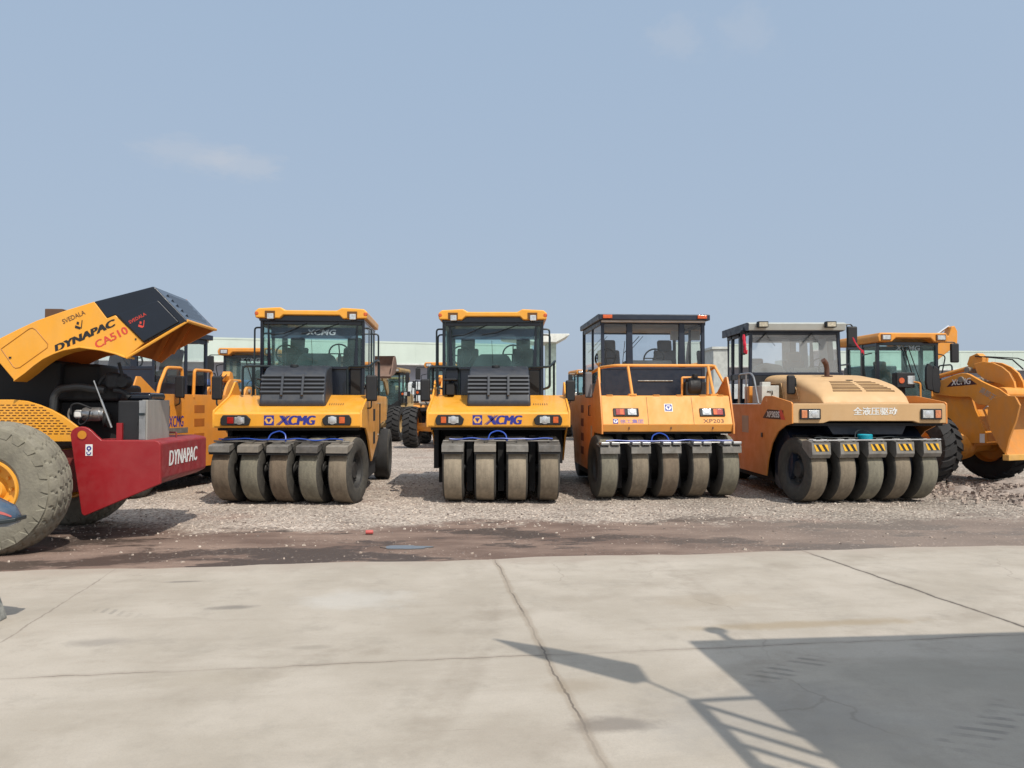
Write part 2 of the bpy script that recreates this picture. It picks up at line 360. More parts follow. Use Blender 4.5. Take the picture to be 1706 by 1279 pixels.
def gravel_material():
    m, nt, b = newmat('gravel'); L = nt.links
    pos, s, d = edge_coords(nt, None)
    vo = N(nt, 'ShaderNodeTexVoronoi', i_Scale=26.0); L.new(pos, vo.inputs['Vector'])
    vo2 = N(nt, 'ShaderNodeTexVoronoi', i_Scale=60.0); L.new(pos, vo2.inputs['Vector'])
    cr = N(nt, 'ShaderNodeValToRGB'); L.new(vo.outputs['Color'], cr.inputs[0])
    e = cr.color_ramp.elements; e[0].color = (.20, .15, .125, 1); e[1].color = (.72, .63, .55, 1)
    for p, c in ((.25, (.37, .30, .255, 1)), (.5, (.47, .395, .335, 1)), (.75, (.57, .49, .42, 1))):
        x = e.new(p); x.color = c
    fine = rng(nt, ns(nt, pos, 90, 3), .3, .7, .78, 1.12)
    big = rng(nt, ns(nt, pos, .8, 6), .3, .7, .84, 1.16)
    sc = N(nt, 'ShaderNodeVectorMath', operation='SCALE'); L.new(cr.outputs[0], sc.inputs[0]); L.new(M1(nt, 'MULTIPLY', fine, big), sc.inputs['Scale'])
    gap = rng(nt, vo.outputs['Distance'], .4, .8, 1.0, .6)
    sc2 = N(nt, 'ShaderNodeVectorMath', operation='SCALE'); L.new(sc.outputs[0], sc2.inputs[0]); L.new(gap, sc2.inputs['Scale'])
    # reddish dirt showing through in patches
    sc2b = N(nt, 'ShaderNodeMix', data_type='RGBA', blend_type='MULTIPLY'); L.new(rng(nt, s, -1.0, 6.0, 0, .8), sc2b.inputs[0]); L.new(sc2.outputs[0], sc2b.inputs[6]); sc2b.inputs[7].default_value = (.74, .75, .74, 1)
    red = rng(nt, ns(nt, pos, .55, 7, .65), .54, .72, 0, .75)
    col = mixc(nt, red, sc2b.outputs[2], (.27, .175, .14))
    # strip of damp earth along the concrete
    wob = M1(nt, 'MULTIPLY_ADD', ns(nt, pos, .42, 7, .66), 4.2, -2.1)
    wob2 = M1(nt, 'MULTIPLY_ADD', ns(nt, pos, 3.2, 5, .7), .8, -.4)
    dd = M1(nt, 'ADD', M1(nt, 'ADD', d, wob), wob2)
    mud = rng(nt, M1(nt, 'ADD', dd, rng(nt, s, 1.0, 5.0, 0, .55)), 2.25, 2.75, 1, 0)
    streak = N(nt, 'ShaderNodeCombineXYZ'); L.new(M1(nt, 'MULTIPLY', s, .42), streak.inputs[0]); L.new(M1(nt, 'MULTIPLY', d, .95), streak.inputs[1])
    mcol = mixc(nt, rng(nt, ns(nt, streak.outputs[0], 1.6, 6, .6), .36, .66), (.115, .074, .058), (.225, .158, .125))
    wet = rng(nt, ns(nt, streak.outputs[0], 1.0, 8, .66), .50, .545)
    mcol = mixc(nt, wet, mcol, (.066, .047, .038))
    mcol = mixc(nt, rng(nt, s, .5, 5.0, 0, .6), mcol, (.20, .165, .14))
    grit = M1(nt, 'MULTIPLY', rng(nt, ns(nt, pos, 22, 4, .7), .60, .66), M1(nt, 'ADD', rng(nt, ns(nt, pos, 1.3, 4), .4, .65, 0, .9), rng(nt, s, 1.0, 5.0, 0, .4)))
    mcol = mixc(nt, grit, mcol, (.42, .35, .30))
    col = mixc(nt, mud, col, mcol)
    L.new(col, b.inputs['Base Color'])
    L.new(M1(nt, 'SUBTRACT', .95, M1(nt, 'MULTIPLY', M1(nt, 'MULTIPLY', wet, mud), .35)), b.inputs['Roughness'])
    h = M1(nt, 'ADD', M1(nt, 'MULTIPLY', vo.outputs['Distance'], -1.0), M1(nt, 'MULTIPLY', vo2.outputs['Distance'], -.4))
    h = M1(nt, 'MULTIPLY', h, M1(nt, 'SUBTRACT', 1.0, M1(nt, 'MULTIPLY', mud, .82)))
    bp = N(nt, 'ShaderNodeBump', i_Strength=.9, i_Distance=.03); L.new(h, bp.inputs['Height']); L.new(bp.outputs[0], b.inputs['Normal'])
    return m
M_GRAV = gravel_material()

def concrete_material():
    m, nt, b = newmat('concrete'); L = nt.links
    pos, s, d = edge_coords(nt, None)
    base = mixc(nt, rng(nt, ns(nt, pos, .9, 8, .62), .3, .7), (.345, .303, .25), (.435, .388, .332))
    st = N(nt, 'ShaderNodeCombineXYZ'); L.new(M1(nt, 'MULTIPLY', s, .5), st.inputs[0]); L.new(M1(nt, 'MULTIPLY', d, 2.4), st.inputs[1])
    base = mixc(nt, rng(nt, ns(nt, st.outputs[0], 1.4, 7, .66), .46, .70, 0, .42), base, (.30, .26, .212))
    base = mixc(nt, rng(nt, ns(nt, pos, 2.3, 9, .72), .50, .70, 0, .45), base, (.265, .235, .195))
    base = mixc(nt, rng(nt, ns(nt, pos, 70, 3), .3, .7, 0, .16), base, (.27, .25, .22))
    # joints between the slabs, wobbling and broken
    wv = M1(nt, 'MULTIPLY_ADD', ns(nt, pos, 2.4, 5), .09, -.045)
    wv = M1(nt, 'ADD', wv, M1(nt, 'MULTIPLY_ADD', ns(nt, pos, 14, 3), .018, -.009))
    def joint(coord, at, w, amt, col, keep=None):
        nonlocal base
        x = M1(nt, 'ABSOLUTE', M1(nt, 'ADD', M1(nt, 'SUBTRACT', coord, at), wv))
        f = rng(nt, x, w*.35, w, amt, 0)
        if keep is not None: f = M1(nt, 'MULTIPLY', f, keep)
        base = mixc(nt, f, base, col)
    broken = rng(nt, ns(nt, pos, 1.1, 4), .42, .56, .35, 1)
    def sd_of(u, v):
        D = CAMH*1280/(v-672); q = Vector((gx(u, D), D, 0))-EDGE0; return q.dot(EX), q.dot(EY)
    j1 = sd_of(905, 1085); j2a = sd_of(1340, 920); j2b = sd_of(1650, 1027); j3 = sd_of(880, 1092); j4 = sd_of(60, 1025)
    joint(s, j1[0], .045, .45, (.24, .19, .14)); joint(s, j1[0], .010, .8, (.10, .08, .065), broken)
    k2 = (j2b[0]-j2a[0])/(j2b[1]-j2a[1])
    s2 = M1(nt, 'SUBTRACT', s, M1(nt, 'MULTIPLY', M1(nt, 'SUBTRACT', d, j2a[1]), k2))
    joint(s2, j2a[0], .05, .3, (.2, .17, .14)); joint(s2, j2a[0], .020, .9, (.075, .062, .052))
    joint(d, j3[1], .045, .30, (.22, .18, .14), broken); joint(d, j3[1], .008, .7, (.11, .09, .075), broken)
    s4 = M1(nt, 'SUBTRACT', s, M1(nt, 'MULTIPLY', d, -.05))
    joint(s4, j4[0], .011, .55, (.16, .13, .11), broken)
    joint(s, j1[0]-7.2, .02, .8, (.1, .08, .07)); joint(s, j1[0]+7.1, .02, .8, (.1, .08, .07)); joint(d, j3[1]-4.4, .02, .8, (.1, .08, .07))
    # oil spots and scuffs with a shape of their own
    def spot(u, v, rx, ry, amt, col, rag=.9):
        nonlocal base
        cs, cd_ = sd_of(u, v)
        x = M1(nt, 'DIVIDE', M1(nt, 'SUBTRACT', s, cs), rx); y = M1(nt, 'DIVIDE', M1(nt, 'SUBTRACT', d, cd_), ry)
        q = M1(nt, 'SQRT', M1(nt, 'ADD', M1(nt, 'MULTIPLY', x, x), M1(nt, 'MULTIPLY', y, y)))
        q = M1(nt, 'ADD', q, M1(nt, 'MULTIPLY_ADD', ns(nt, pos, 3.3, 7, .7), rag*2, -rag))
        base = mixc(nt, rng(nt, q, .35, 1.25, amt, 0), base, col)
    spot(1020, 1205, .27, .10, .62, (.12, .10, .085)); spot(960, 1140, .18, .14, .35, (.22, .17, .11))
    spot(388, 1012, .20, .08, .6, (.12, .11, .10)); spot(310, 969, .16, .04, .6, (.12, .11, .10))
    spot(170, 1070, .22, .10, .45, (.17, .155, .14)); spot(1330, 1040, 1.0, .10, .5, (.27, .20, .11)); spot(1180, 1000, .5, .25, .25, (.27, .21, .14))
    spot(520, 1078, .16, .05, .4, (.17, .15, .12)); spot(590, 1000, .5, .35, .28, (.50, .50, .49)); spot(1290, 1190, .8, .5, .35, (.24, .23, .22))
    spot(880, 1230, .4, .3, .25, (.24, .2, .16)); spot(330, 1130, .5, .16, .22, (.28, .24, .18)); spot(1560, 1120, 1.0, .3, .35, (.26, .24, .2))
    # tyre prints left by lugs
    def prints(u0, v0, u1, v1, wid, per, amt, col):
        nonlocal base
        a = Vector(sd_of(u0, v0)); c = Vector(sd_of(u1, v1)); ln = (c-a).length; t = (c-a)/ln
        al = M1(nt, 'ADD', M1(nt, 'MULTIPLY', M1(nt, 'SUBTRACT', s, a.x), t.x), M1(nt, 'MULTIPLY', M1(nt, 'SUBTRACT', d, a.y), t.y))
        ac = M1(nt, 'ADD', M1(nt, 'MULTIPLY', M1(nt, 'SUBTRACT', s, a.x), -t.y), M1(nt, 'MULTIPLY', M1(nt, 'SUBTRACT', d, a.y), t.x))
        w = M1(nt, 'SINE', M1(nt, 'MULTIPLY', M1(nt, 'ADD', al, M1(nt, 'MULTIPLY', ac, .6)), 2*pi/per))
        f = M1(nt, 'MULTIPLY', rng(nt, w, -.1, .5), M1(nt, 'MULTIPLY', rng(nt, M1(nt, 'ABSOLUTE', ac), wid*.6, wid, 1, 0), M1(nt, 'MULTIPLY', rng(nt, al, 0, ln*.25), rng(nt, al, ln*.7, ln, 1, 0))))
        f = M1(nt, 'MULTIPLY', f, rng(nt, ns(nt, pos, 5, 5), .38, .6, .1, 1))
        base = mixc(nt, M1(nt, 'MULTIPLY', f, amt), base, col)
    prints(150, 1012, 250, 1028, .07, .09, .55, (.2, .19, .17)); prints(1230, 1140, 1380, 1090, .11, .10, .6, (.13, .12, .11)); prints(1560, 1260, 1706, 1160, .12, .11, .5, (.15, .14, .13))
    # hairline cracks and faint curved wheel tracks
    vc = N(nt, 'ShaderNodeTexVoronoi', feature='DISTANCE_TO_EDGE', i_Scale=.34)
    wp = N(nt, 'ShaderNodeVectorMath', operation='ADD'); nzv = N(nt, 'ShaderNodeTexNoise', i_Scale=2.0, i_Detail=6.0); L.new(pos, nzv.inputs['Vector'])
    wsc = N(nt, 'ShaderNodeVectorMath', operation='SCALE'); wsc.inputs['Scale'].default_value = .5; L.new(nzv.outputs['Color'], wsc.inputs[0])
    L.new(pos, wp.inputs[0]); L.new(wsc.outputs[0], wp.inputs[1]); L.new(wp.outputs[0], vc.inputs['Vector'])
    ck = M1(nt, 'MULTIPLY', rng(nt, vc.outputs['Distance'], .0, .005, .28, 0), rng(nt, ns(nt, pos, .7, 3), .50, .62))
    base = mixc(nt, ck, base, (.14, .115, .09))
    for (cu, cv, R0, wid, amt) in ((-9.0, -1.0, 8.6, .16, .28), (-9.0, -1.0, 10.4, .16, .24), (6.5, -13.0, 11.0, .2, .28), (6.5, -13.0, 12.9, .2, .24), (-2.0, -16, 13.2, .12, .2), (12, 3, 9.5, .2, .24)):
        x = M1(nt, 'SUBTRACT', s, cu); y = M1(nt, 'SUBTRACT', d, cv)
        q = M1(nt, 'SUBTRACT', M1(nt, 'SQRT', M1(nt, 'ADD', M1(nt, 'MULTIPLY', x, x), M1(nt, 'MULTIPLY', y, y))), R0)
        f = M1(nt, 'MULTIPLY', rng(nt, M1(nt, 'ABSOLUTE', q), wid*.4, wid, 1, 0), rng(nt, ns(nt, pos, 1.6, 7, .7), .42, .62))
        base = mixc(nt, M1(nt, 'MULTIPLY', f, amt), base, (.20, .165, .125))
    base = mixc(nt, rng(nt, ns(nt, pos, 160, 2), .58, .72, 0, .35), base, (.22, .19, .155))
    base = mixc(nt, rng(nt, ns(nt, pos, 11, 6, .75), .60, .70, 0, .22), base, (.25, .205, .155))
    # earth carried onto the rim
    rim = rng(nt, M1(nt, 'ADD', d, M1(nt, 'MULTIPLY_ADD', ns(nt, pos, 2.2, 7, .7), 1.1, -.55)), -.42, .12, 0, .75)
    base = mixc(nt, rim, base, (.33, .275, .23))
    L.new(base, b.inputs['Base Color']); b.inputs['Roughness'].default_value = .82
    bp = N(nt, 'ShaderNodeBump', i_Strength=.35, i_Distance=.012); L.new(ns(nt, pos, 45, 6, .75), bp.inputs['Height']); L.new(bp.outputs[0], b.inputs['Normal'])
    return m
M_CONC = concrete_material()

# ground: one sheet to the horizon, a finer gently uneven grid where the machines stand
def hgt(x, y):
    d = (Vector((x, y, 0))-EDGE0).dot(EY)
    if d < .3: return -.012
    a = min(1, (d-.3)/1.5)
    return a*(.028*noise.noise(Vector((x*.5, y*.5, 0)))+.012*noise.noise(Vector((x*2.1, y*2.1, 3))))-.012
g = MB(); xs = [-16+.25*i for i in range(129)]; ys = [2+.25*i for i in range(97)]
nx = len(xs)
vs_ = [(x, y, hgt(x, y)) for y in ys for x in xs]
fs_ = [(j*nx+i, j*nx+i+1, (j+1)*nx+i+1, (j+1)*nx+i) for j in range(len(ys)-1) for i in range(nx-1)]
g.add(vs_, fs_)
X0, X1, Y0, Y1, BIG = xs[0], xs[-1], ys[0], ys[-1], 2500
bl = [len(g.v)+i for i in range(4)]
g.v += [(-BIG, -BIG, -.012), (BIG, -BIG, -.012), (BIG, BIG, -.012), (-BIG, BIG, -.012)]
c00, c10, c01, c11 = 0, nx-1, (len(ys)-1)*nx, len(ys)*nx-1
g.f += [[bl[0], bl[1]] + list(range(c10, c00-1, -1)), [bl[1], bl[2]] + [(j*nx+nx-1) for j in range(len(ys)-1, -1, -1)],
        [bl[2], bl[3]] + list(range(c01, c11+1)), [bl[3], bl[0]] + [(j*nx) for j in range(len(ys))]]
g.m += [0]*4
struct(g.build('gravel_ground', M_GRAV, sharp=180))
# concrete apron with a ragged rim
top = []
for i in range(-160, 161):
    s = i*.25 if abs(i) < 60 else i*.5
    w = .10*noise.noise(Vector((s*.8, 0, 0)))+.05*noise.noise(Vector((s*3, 5, 0)))
    top.append(EDGE0 + EX*s + EY*w)
top = sorted(top, key=lambda p: (p-EDGE0).dot(EX))
ap = MB(); low = [p - EY*60 for p in (top[-1], top[0])]
ring = [(p.x, p.y) for p in top+low]
ap.prism(ring, 'z', -.1, .012)
struct(ap.build('concrete_apron', M_CONC))

# loose stones lying on the gravel and the earth strip
def stones(name, count, area, size, mats, seed):
    rn = random.Random(seed); mb = MB()
    for _ in range(count):
        x, y = area(rn)
        d = (Vector((x, y, 0))-EDGE0).dot(EY)
        if d < .12: continue
        keep = min(1, .06+max(0, d-1.7)*.55)
        if rn.random() > keep: continue
        r = size(rn); z = hgt(x, y)+r*.2; a = rn.random()*pi
        sx, sy, sz = r*rn.uniform(.7, 1.3), r*rn.uniform(.6, 1.1), r*rn.uniform(.4, .8)
        vs = []; tx, ty = rn.uniform(-.3, .3), rn.uniform(-.3, .3)
        for p in ((1, -.5, -.6), (.9, .6, -.6), (-.8, .8, -.6), (-1, -.6, -.6), (.6, -.5, .8), (.5, .6, .6), (-.6, .5, .9), (-.5, -.6, .6)):
            q = (p[0]*sx*rn.uniform(.7, 1.25), p[1]*sy*rn.uniform(.7, 1.25), (p[2]+tx*p[0]+ty*p[1])*sz)
            vs.append((x+q[0]*cos(a)-q[1]*sin(a), y+q[0]*sin(a)+q[1]*cos(a), z+q[2]))
        mi = rn.choice((0, 0, 1, 1, 2, 3)) if d > 2 else rn.choice((1, 1, 3, 3, 0))
        mb.add(vs, [(4, 5, 6, 7), (0, 1, 5, 4), (1, 2, 6, 5), (2, 3, 7, 6), (3, 0, 4, 7)], mi)
    me = bpy.data.meshes.new(name); me.from_pydata(mb.v, [], mb.f)
    for m in mats: me.materials.append(m)
    me.polygons.foreach_set('material_index', mb.m)
    o = bpy.data.objects.new(name, me); COL.objects.link(o); return o
SM = [surf('stone_a', (.55, .47, .40), .9, var=.25, vscale=20), surf('stone_b', (.40, .325, .275), .9, var=.3, vscale=20),
      surf('stone_c', (.58, .51, .44), .9, var=.2, vscale=20), surf('stone_d', (.20, .16, .14), .9, var=.3, vscale=20)]
def near(rn):
    D = 7.8+11*rn.random()**1.4; return (rn.uniform(-.72, .74)*D, D)
st = stones('gravel_stones', 17000, near, lambda rn: .008+.016*rn.random()**2.2, SM, 3); st['kind'] = 'stuff'
st['label'] = 'pale and reddish crushed stones scattered over the yard'
# puddle in the earth strip
pu = MB(); c = P(676, 909, 8.63); c.z = 0
ring = []
for k in range(28):
    t = 2*pi*k/28; r = 1+.35*noise.noise(Vector((cos(t)*1.7, sin(t)*1.7, 2)))
    ring.append((c.x+cos(t)*.27*r, c.y+sin(t)*.10*r))
pu.prism(ring, 'z', -.02, -.003)
m_w, nt_w, b_w = newmat('puddle_water'); b_w.inputs['Base Color'].default_value = (.10, .10, .10, 1); b_w.inputs['Roughness'].default_value = .06
struct(pu.build('puddle', m_w))
# ------------------------------------------------------------------ wheels
TREADS = {'plain5': [M_TREAD_B, M_TREAD_C, M_TREAD_B, M_TREAD_C, M_TREAD], 'plain4': [M_TREAD_P, M_TREAD_P, M_TREAD_P, M_TREAD], 'chrome5': [M_TREAD_C, M_TREAD, M_TREAD_B, M_TREAD, M_TREAD_C], 'stripe5': [M_TREAD, M_TREAD, M_TREAD_C, M_TREAD, M_TREAD_C]}
def smooth_tyre(root, x, y, r, w, steer=0, dark=False, rimmat=None, tread=None):
    """worn smooth compactor tyre with its dished rim as sub-part; local x is the axle"""
    c, s = cos(steer), sin(steer)
    h = w/2
    prof = [(-h*.80, r*.55), (-h*.97, r*.62), (-h*1.0, r*.78), (-h*.97, r*.90), (-h*.90, r*.965), (-h*.80, r*.99), (-h*.3, r), (h*.3, r),
            (h*.80, r*.99), (h*.90, r*.965), (h*.97, r*.90), (h*1.0, r*.78), (h*.97, r*.62), (h*.80, r*.55)]
    mis = [1, 1, 1, 1, 1, 0, 0, 0, 1, 1, 1, 1, 1]
    t = MB().lathe(prof, 'x', (0, 0, 0), 56, 1, mis)
    o = t.build('tyre', [tread or (M_TDARK if dark else M_TREAD), M_SIDE], root, loc=(c*x-s*y, s*x+c*y, r), rz=steer, sharp=40)
    k = MB().lathe([(-h*.80, r*.56), (-h*.72, r*.54), (-h*.66, r*.50), (-h*.25, r*.47), (-h*.15, r*.30), (-h*.55, r*.24), (-h*.55, 0),
                    ], 'x', (0, 0, 0), 32)
    k.lathe([(h*.80, r*.56), (h*.72, r*.54), (h*.66, r*.50), (h*.25, r*.47), (h*.15, r*.30), (h*.55, r*.24), (h*.55, 0)], 'x', (0, 0, 0), 32)
    for i in range(8):
        a = 2*pi*i/8
        for sg in (-1, 1):
            k.cyl('x', (0, cos(a)*r*.37, sin(a)*r*.37), r*.035, sg*h*.18-.0*sg, sg*h*.42, 8)
    k.build('rim', rimmat or M_RIMB, o, sharp=30)
    return o
def lug_tyre(root, x, y, r, w, mat, rimmat, n=20, rz=0, lugh=.05, name='wheel'):
    """loader tyre with chevron lugs"""
    h = w/2
    prof = [(-h*.75, r*.5), (-h*.98, r*.6), (-h, r*.8), (-h*.93, r*.90), (-h*.8, r*.93), (h*.8, r*.93), (h*.93, r*.90), (h, r*.8), (h*.98, r*.6), (h*.75, r*.5)]
    t = MB().lathe(prof, 'x', (0, 0, 0), 40)
    for k in range(n):
        for sg in (-1, 1):
            a0 = 2*pi*(k+(.5 if sg > 0 else 0))/n
            vs = []
            for ax_, rr, da in ((0, r, 0.0), (.55, r*.995, .10), (1.0, r*.93, .17)):
                wd = .30*2*pi/n
                for q in (-wd, wd):
                    for r2 in (rr, rr-lugh*1.3):
                        a = a0+da+q; vs.append((sg*h*ax_*1.01, cos(a)*r2, sin(a)*r2))
            fs = []
            for i in (0, 4):
                fs += [(i, i+2, i+6, i+4), (i+1, i+5, i+7, i+3), (i, i+4, i+5, i+1), (i+2, i+3, i+7, i+6)]
            fs += [(0, 1, 3, 2), (8, 10, 11, 9)]
            t.add(vs, fs)
    o = t.build('tyre', mat, root, loc=(x, y, r), rz=rz, sharp=30)
    k = MB()
    for sg in (-1, 1): k.lathe([(sg*h*.78, r*.52), (sg*h*.70, r*.5), (sg*h*.3, r*.44), (sg*h*.25, r*.24), (sg*h*.5, r*.2), (sg*h*.5, 0)], 'x', (0, 0, 0), 28)
    k.build('rim', rimmat, o, sharp=30)
    return o
M_GALV2 = surf('dusty_steel', (.21, .19, .165), .6, metal=.2, var=.4, vscale=7, dust=.6, dustcol=(.30, .26, .21, 1)); M_GALV3 = surf('stained_steel', (.13, .125, .12), .5, metal=.35, var=.45, vscale=9, dust=.4, dustcol=(.2, .16, .12, 1))
def bank(root, xs, r, w, steer, style, y=0):
    """front tyres, one scraper over each, the cross bar and the hoses"""
    c, s = cos(steer), sin(steer)
    L = lambda x, yy: (c*x-s*yy, s*x+c*yy, 0)
    for i, x in enumerate(xs):
        smooth_tyre(root, x, y, r, w, steer, tread=TREADS[style+str(len(xs))][i])
    hw = w*.5
    for i, x in enumerate(xs):
        m = MB()
        if style == 'plain':
            m.prism([(-.26, .99), (-.52, .945), (-.555, .93), (-.565, .83), (-.55, .83), (-.54, .92), (-.50, .93), (-.26, .97)], 'x', x-hw, x+hw)
            m.prism([(-.30, .975), (-.50, .94), (-.55, .92), (-.555, .83), (-.44, .86), (-.30, .93)], 'x', x+hw-.012, x+hw-.002)
            m.prism([(-.30, .975), (-.50, .94), (-.55, .92), (-.555, .83), (-.44, .86), (-.30, .93)], 'x', x-hw+.002, x-hw+.012)
            o = m.build('scraper', [M_GALV, M_GALV2, M_GALV, M_GALV3, M_GALV2][i % 5], root, loc=L(0, y), rz=steer, bevel=.004)
            MB().box(x-hw*.97, x+hw*.97, -.55, -.50, .795, .835).build('brush', M_CHAS, o)
        elif style == 'chrome':
            m.prism([(-.26, .93), (-.52, .91), (-.56, .885), (-.565, .775), (-.55, .775), (-.54, .87), (-.26, .91)], 'x', x-hw, x+hw)
            o = m.build('scraper', M_GALV, root, loc=L(0, y), rz=steer, bevel=.004)
            for sg in (-1, 1):
                q = MB().box(x+sg*hw*.52-hw*.44, x+sg*hw*.52+hw*.44, -.59, -.42, .915, .965)
                q.build('clamp_plate', M_STEEL, o, bevel=.012)
        else:
            m.prism([(-.28, 1.0), (-.42, 1.02), (-.56, .99), (-.575, .80), (-.54, .74), (-.50, .74), (-.28, .9)], 'x', x-hw, x+hw)
            o = m.build('scraper', M_GALV, root, loc=L(0, y), rz=steer, bevel=.006)
            a = R(-5); q = MB()                                  # yellow and black slanting bars on the front plate
            n = 5; x0, x1 = x-hw*.78, x+hw*.78; st = (x1-x0)/n; z0, z1 = .85, .955
            for k in range(n+1):
                p = []
                for zz, sh in ((z0, .06), (z1, 0.0)):
                    p.append((max(x0, min(x1, x0+(k-.5)*st+sh)), zz))
                for zz, sh in ((z1, 0.0), (z0, .06)):
                    p.append((max(x0, min(x1, x0+(k+.5)*st+sh)), zz))
                if p[2][0]-p[1][0] < .004 or p[3][0]-p[0][0] < .004: continue
                yy = lambda z: -.5785+(z-.99)*-.079-.004+.0 
                vs = [(a_, -.562-(.99-zz)*.079-.004, zz) for a_, zz in p]+[(a_, -.552-(.99-zz)*.079, zz) for a_, zz in p]
                q.add(vs, [(0, 1, 2, 3), (7, 6, 5, 4), (0, 4, 5, 1), (1, 5, 6, 2), (2, 6, 7, 3), (3, 7, 4, 0)], k % 2)
            q.build('warning_plate', [M_STRY, M_DBLK], o)
            for sg in (-.6, .6):
                MB().box(x+sg*hw-.018, x+sg*hw+.018, -.55, -.40, 1.0, 1.035).build('clip', M_WHT, o, bevel=.006)
    b = MB(); x0, x1 = min(xs)-hw*.9, max(xs)+hw*.9
    zz = .945 if style == 'chrome' else 1.0 if style == 'plain' else 1.02
    yb = -.57 if style == 'stripe' else -.42
    b.tube([(x0, yb, zz), (x1, yb, zz)], .013, 8)
    for x in xs: b.tube([(x, -.42, zz), (x, -.1, zz+.02)], .012, 6)
    b.build('scraper_bar', M_STEEL if style == 'chrome' else M_STEEL if style == 'stripe' else M_GALV, root, loc=L(0, y), rz=steer)
    rn = random.Random(int(abs(xs[0])*1000)+len(xs))
    h = MB(); pts = []
    for k in range(33):
        t = k/32; x = x0+.1+(x1-x0-.2)*t
        pts.append((x, -.45+.02*sin(t*9), zz+.035+.02*noise.noise(Vector((t*7, len(xs), style == 'plain')))))
    h.tube(pts, .012 if style != 'stripe' else .007, 6)
    mid = (x0+x1)/2-(.05 if style == 'plain' else .15)
    h.tube([(mid-.16, -.44, zz+.02), (mid-.13, -.40, zz+.12), (mid, -.36, zz+.17), (mid+.12, -.40, zz+.12), (mid+.15, -.46, zz)], .011, 6, fillet=.06)
    h.build('water_hose', M_HOSE if style != 'stripe' else M_RAIL, root, loc=L(0, y), rz=steer)
    if style == 'stripe':
        q = MB()
        for k in range(4): q.lathe([(-.015, .10+.0*k), (0, .117), (.015, .10), (0, .083), (-.015, .10)], 'z', (mid+.0, -.46, zz+.02+k*.018), 20)
        q.build('coiled_hose', M_TURQ, root, loc=L(0, y), rz=steer)
    a = MB()                                                     # swing arms and axle stubs, boxes extended in black to darken the tyre gaps
    for i in range(len(xs)-1):
        xm = (xs[i]+xs[i+1])/2
        a.box(xm-.05, xm+.05, -.10, .45, .16, 1.08); a.cyl('x', (xm, 0, r), .07, -.16, .16, 12)
    a.box(x0+.1, x1-.1, .1, .35, .80, 1.08)
    a.build('axle_frame', M_CHAS, root, loc=L(0, y), rz=steer)

def seat(m, x, y, z, s=1):
    m.box(x-.24*s, x+.24*s, y-.24, y+.24, z, z+.14); m.prism([(y+.2, z+.1), (y+.36, z+.66), (y+.26, z+.68), (y+.08, z+.12)], 'x', x-.23*s, x+.23*s)
    m.prism([(y+.33, z+.64), (y+.39, z+.86), (y+.28, z+.88), (y+.23, z+.64)], 'x', x-.15*s, x+.15*s)
def steering(m, x, y, z):
    prof = [(R(360*k/20)) for k in range(21)]
    m.tube([(x+.19*cos(t), y-.10*sin(t), z+.17*sin(t)) for t in prof], .016, 6)
    m.tube([(x, y, z), (x, y-.1, z-.45)], .03, 6); m.tube([(x-.18, y, z), (x+.18, y, z)], .012, 6); m.tube([(x, y, z), (x, y-.1, z+.16)], .012, 6)
def mirror(root, c, sz, arm, mat=None):
    m = MB().box(c[0]-sz[0]/2, c[0]+sz[0]/2, c[1]-.04, c[1]+.04, c[2]-sz[1]/2, c[2]+sz[1]/2)
    o = m.build('mirror', mat or M_BLKM, root, bevel=.03, seg=3)
    MB().tube(arm, .014, 6, fillet=.05).build('mirror_arm', M_RAIL, o)
def lamp_plate(root, x, z, y, w, h, order, fr):
    """black hexagonal plate with two lenses"""
    m = MB(); e = h*.32
    pts = [(x-w/2, z+h*.15), (x-w/2+e*.7, z+h/2), (x+w/2-e*1.3, z+h/2), (x+w/2, z+h*.1), (x+w/2-e*.4, z-h*.4), (x+w/2-e*.9, z-h/2), (x-w/2+e*.3, z-h/2), (x-w/2, z-h*.2)]
    if fr < 0: pts = [(2*x-a, b) for a, b in pts]
    m.prism(pts, 'y', y-.045, y+.02)
    o = m.build('headlight', M_BLKM, root, bevel=.012)
    for k, (kind, dx, lw) in enumerate(order):
        q = MB().box(x+dx-lw/2, x+dx+lw/2, y-.056, y-.03, z-h*.31, z+h*.31)
        q.build('lens', {'c': M_LENS, 'a': M_AMB, 'r': M_RLEN}[kind], o, bevel=.006)
        if kind == 'c':
            MB().lathe([(-.004, .0), (-.004, .05), (.0, .058), (0, .066)], 'y', (x+dx, y-.058, z), 20).build('bulb_reflector', M_REFL, o)

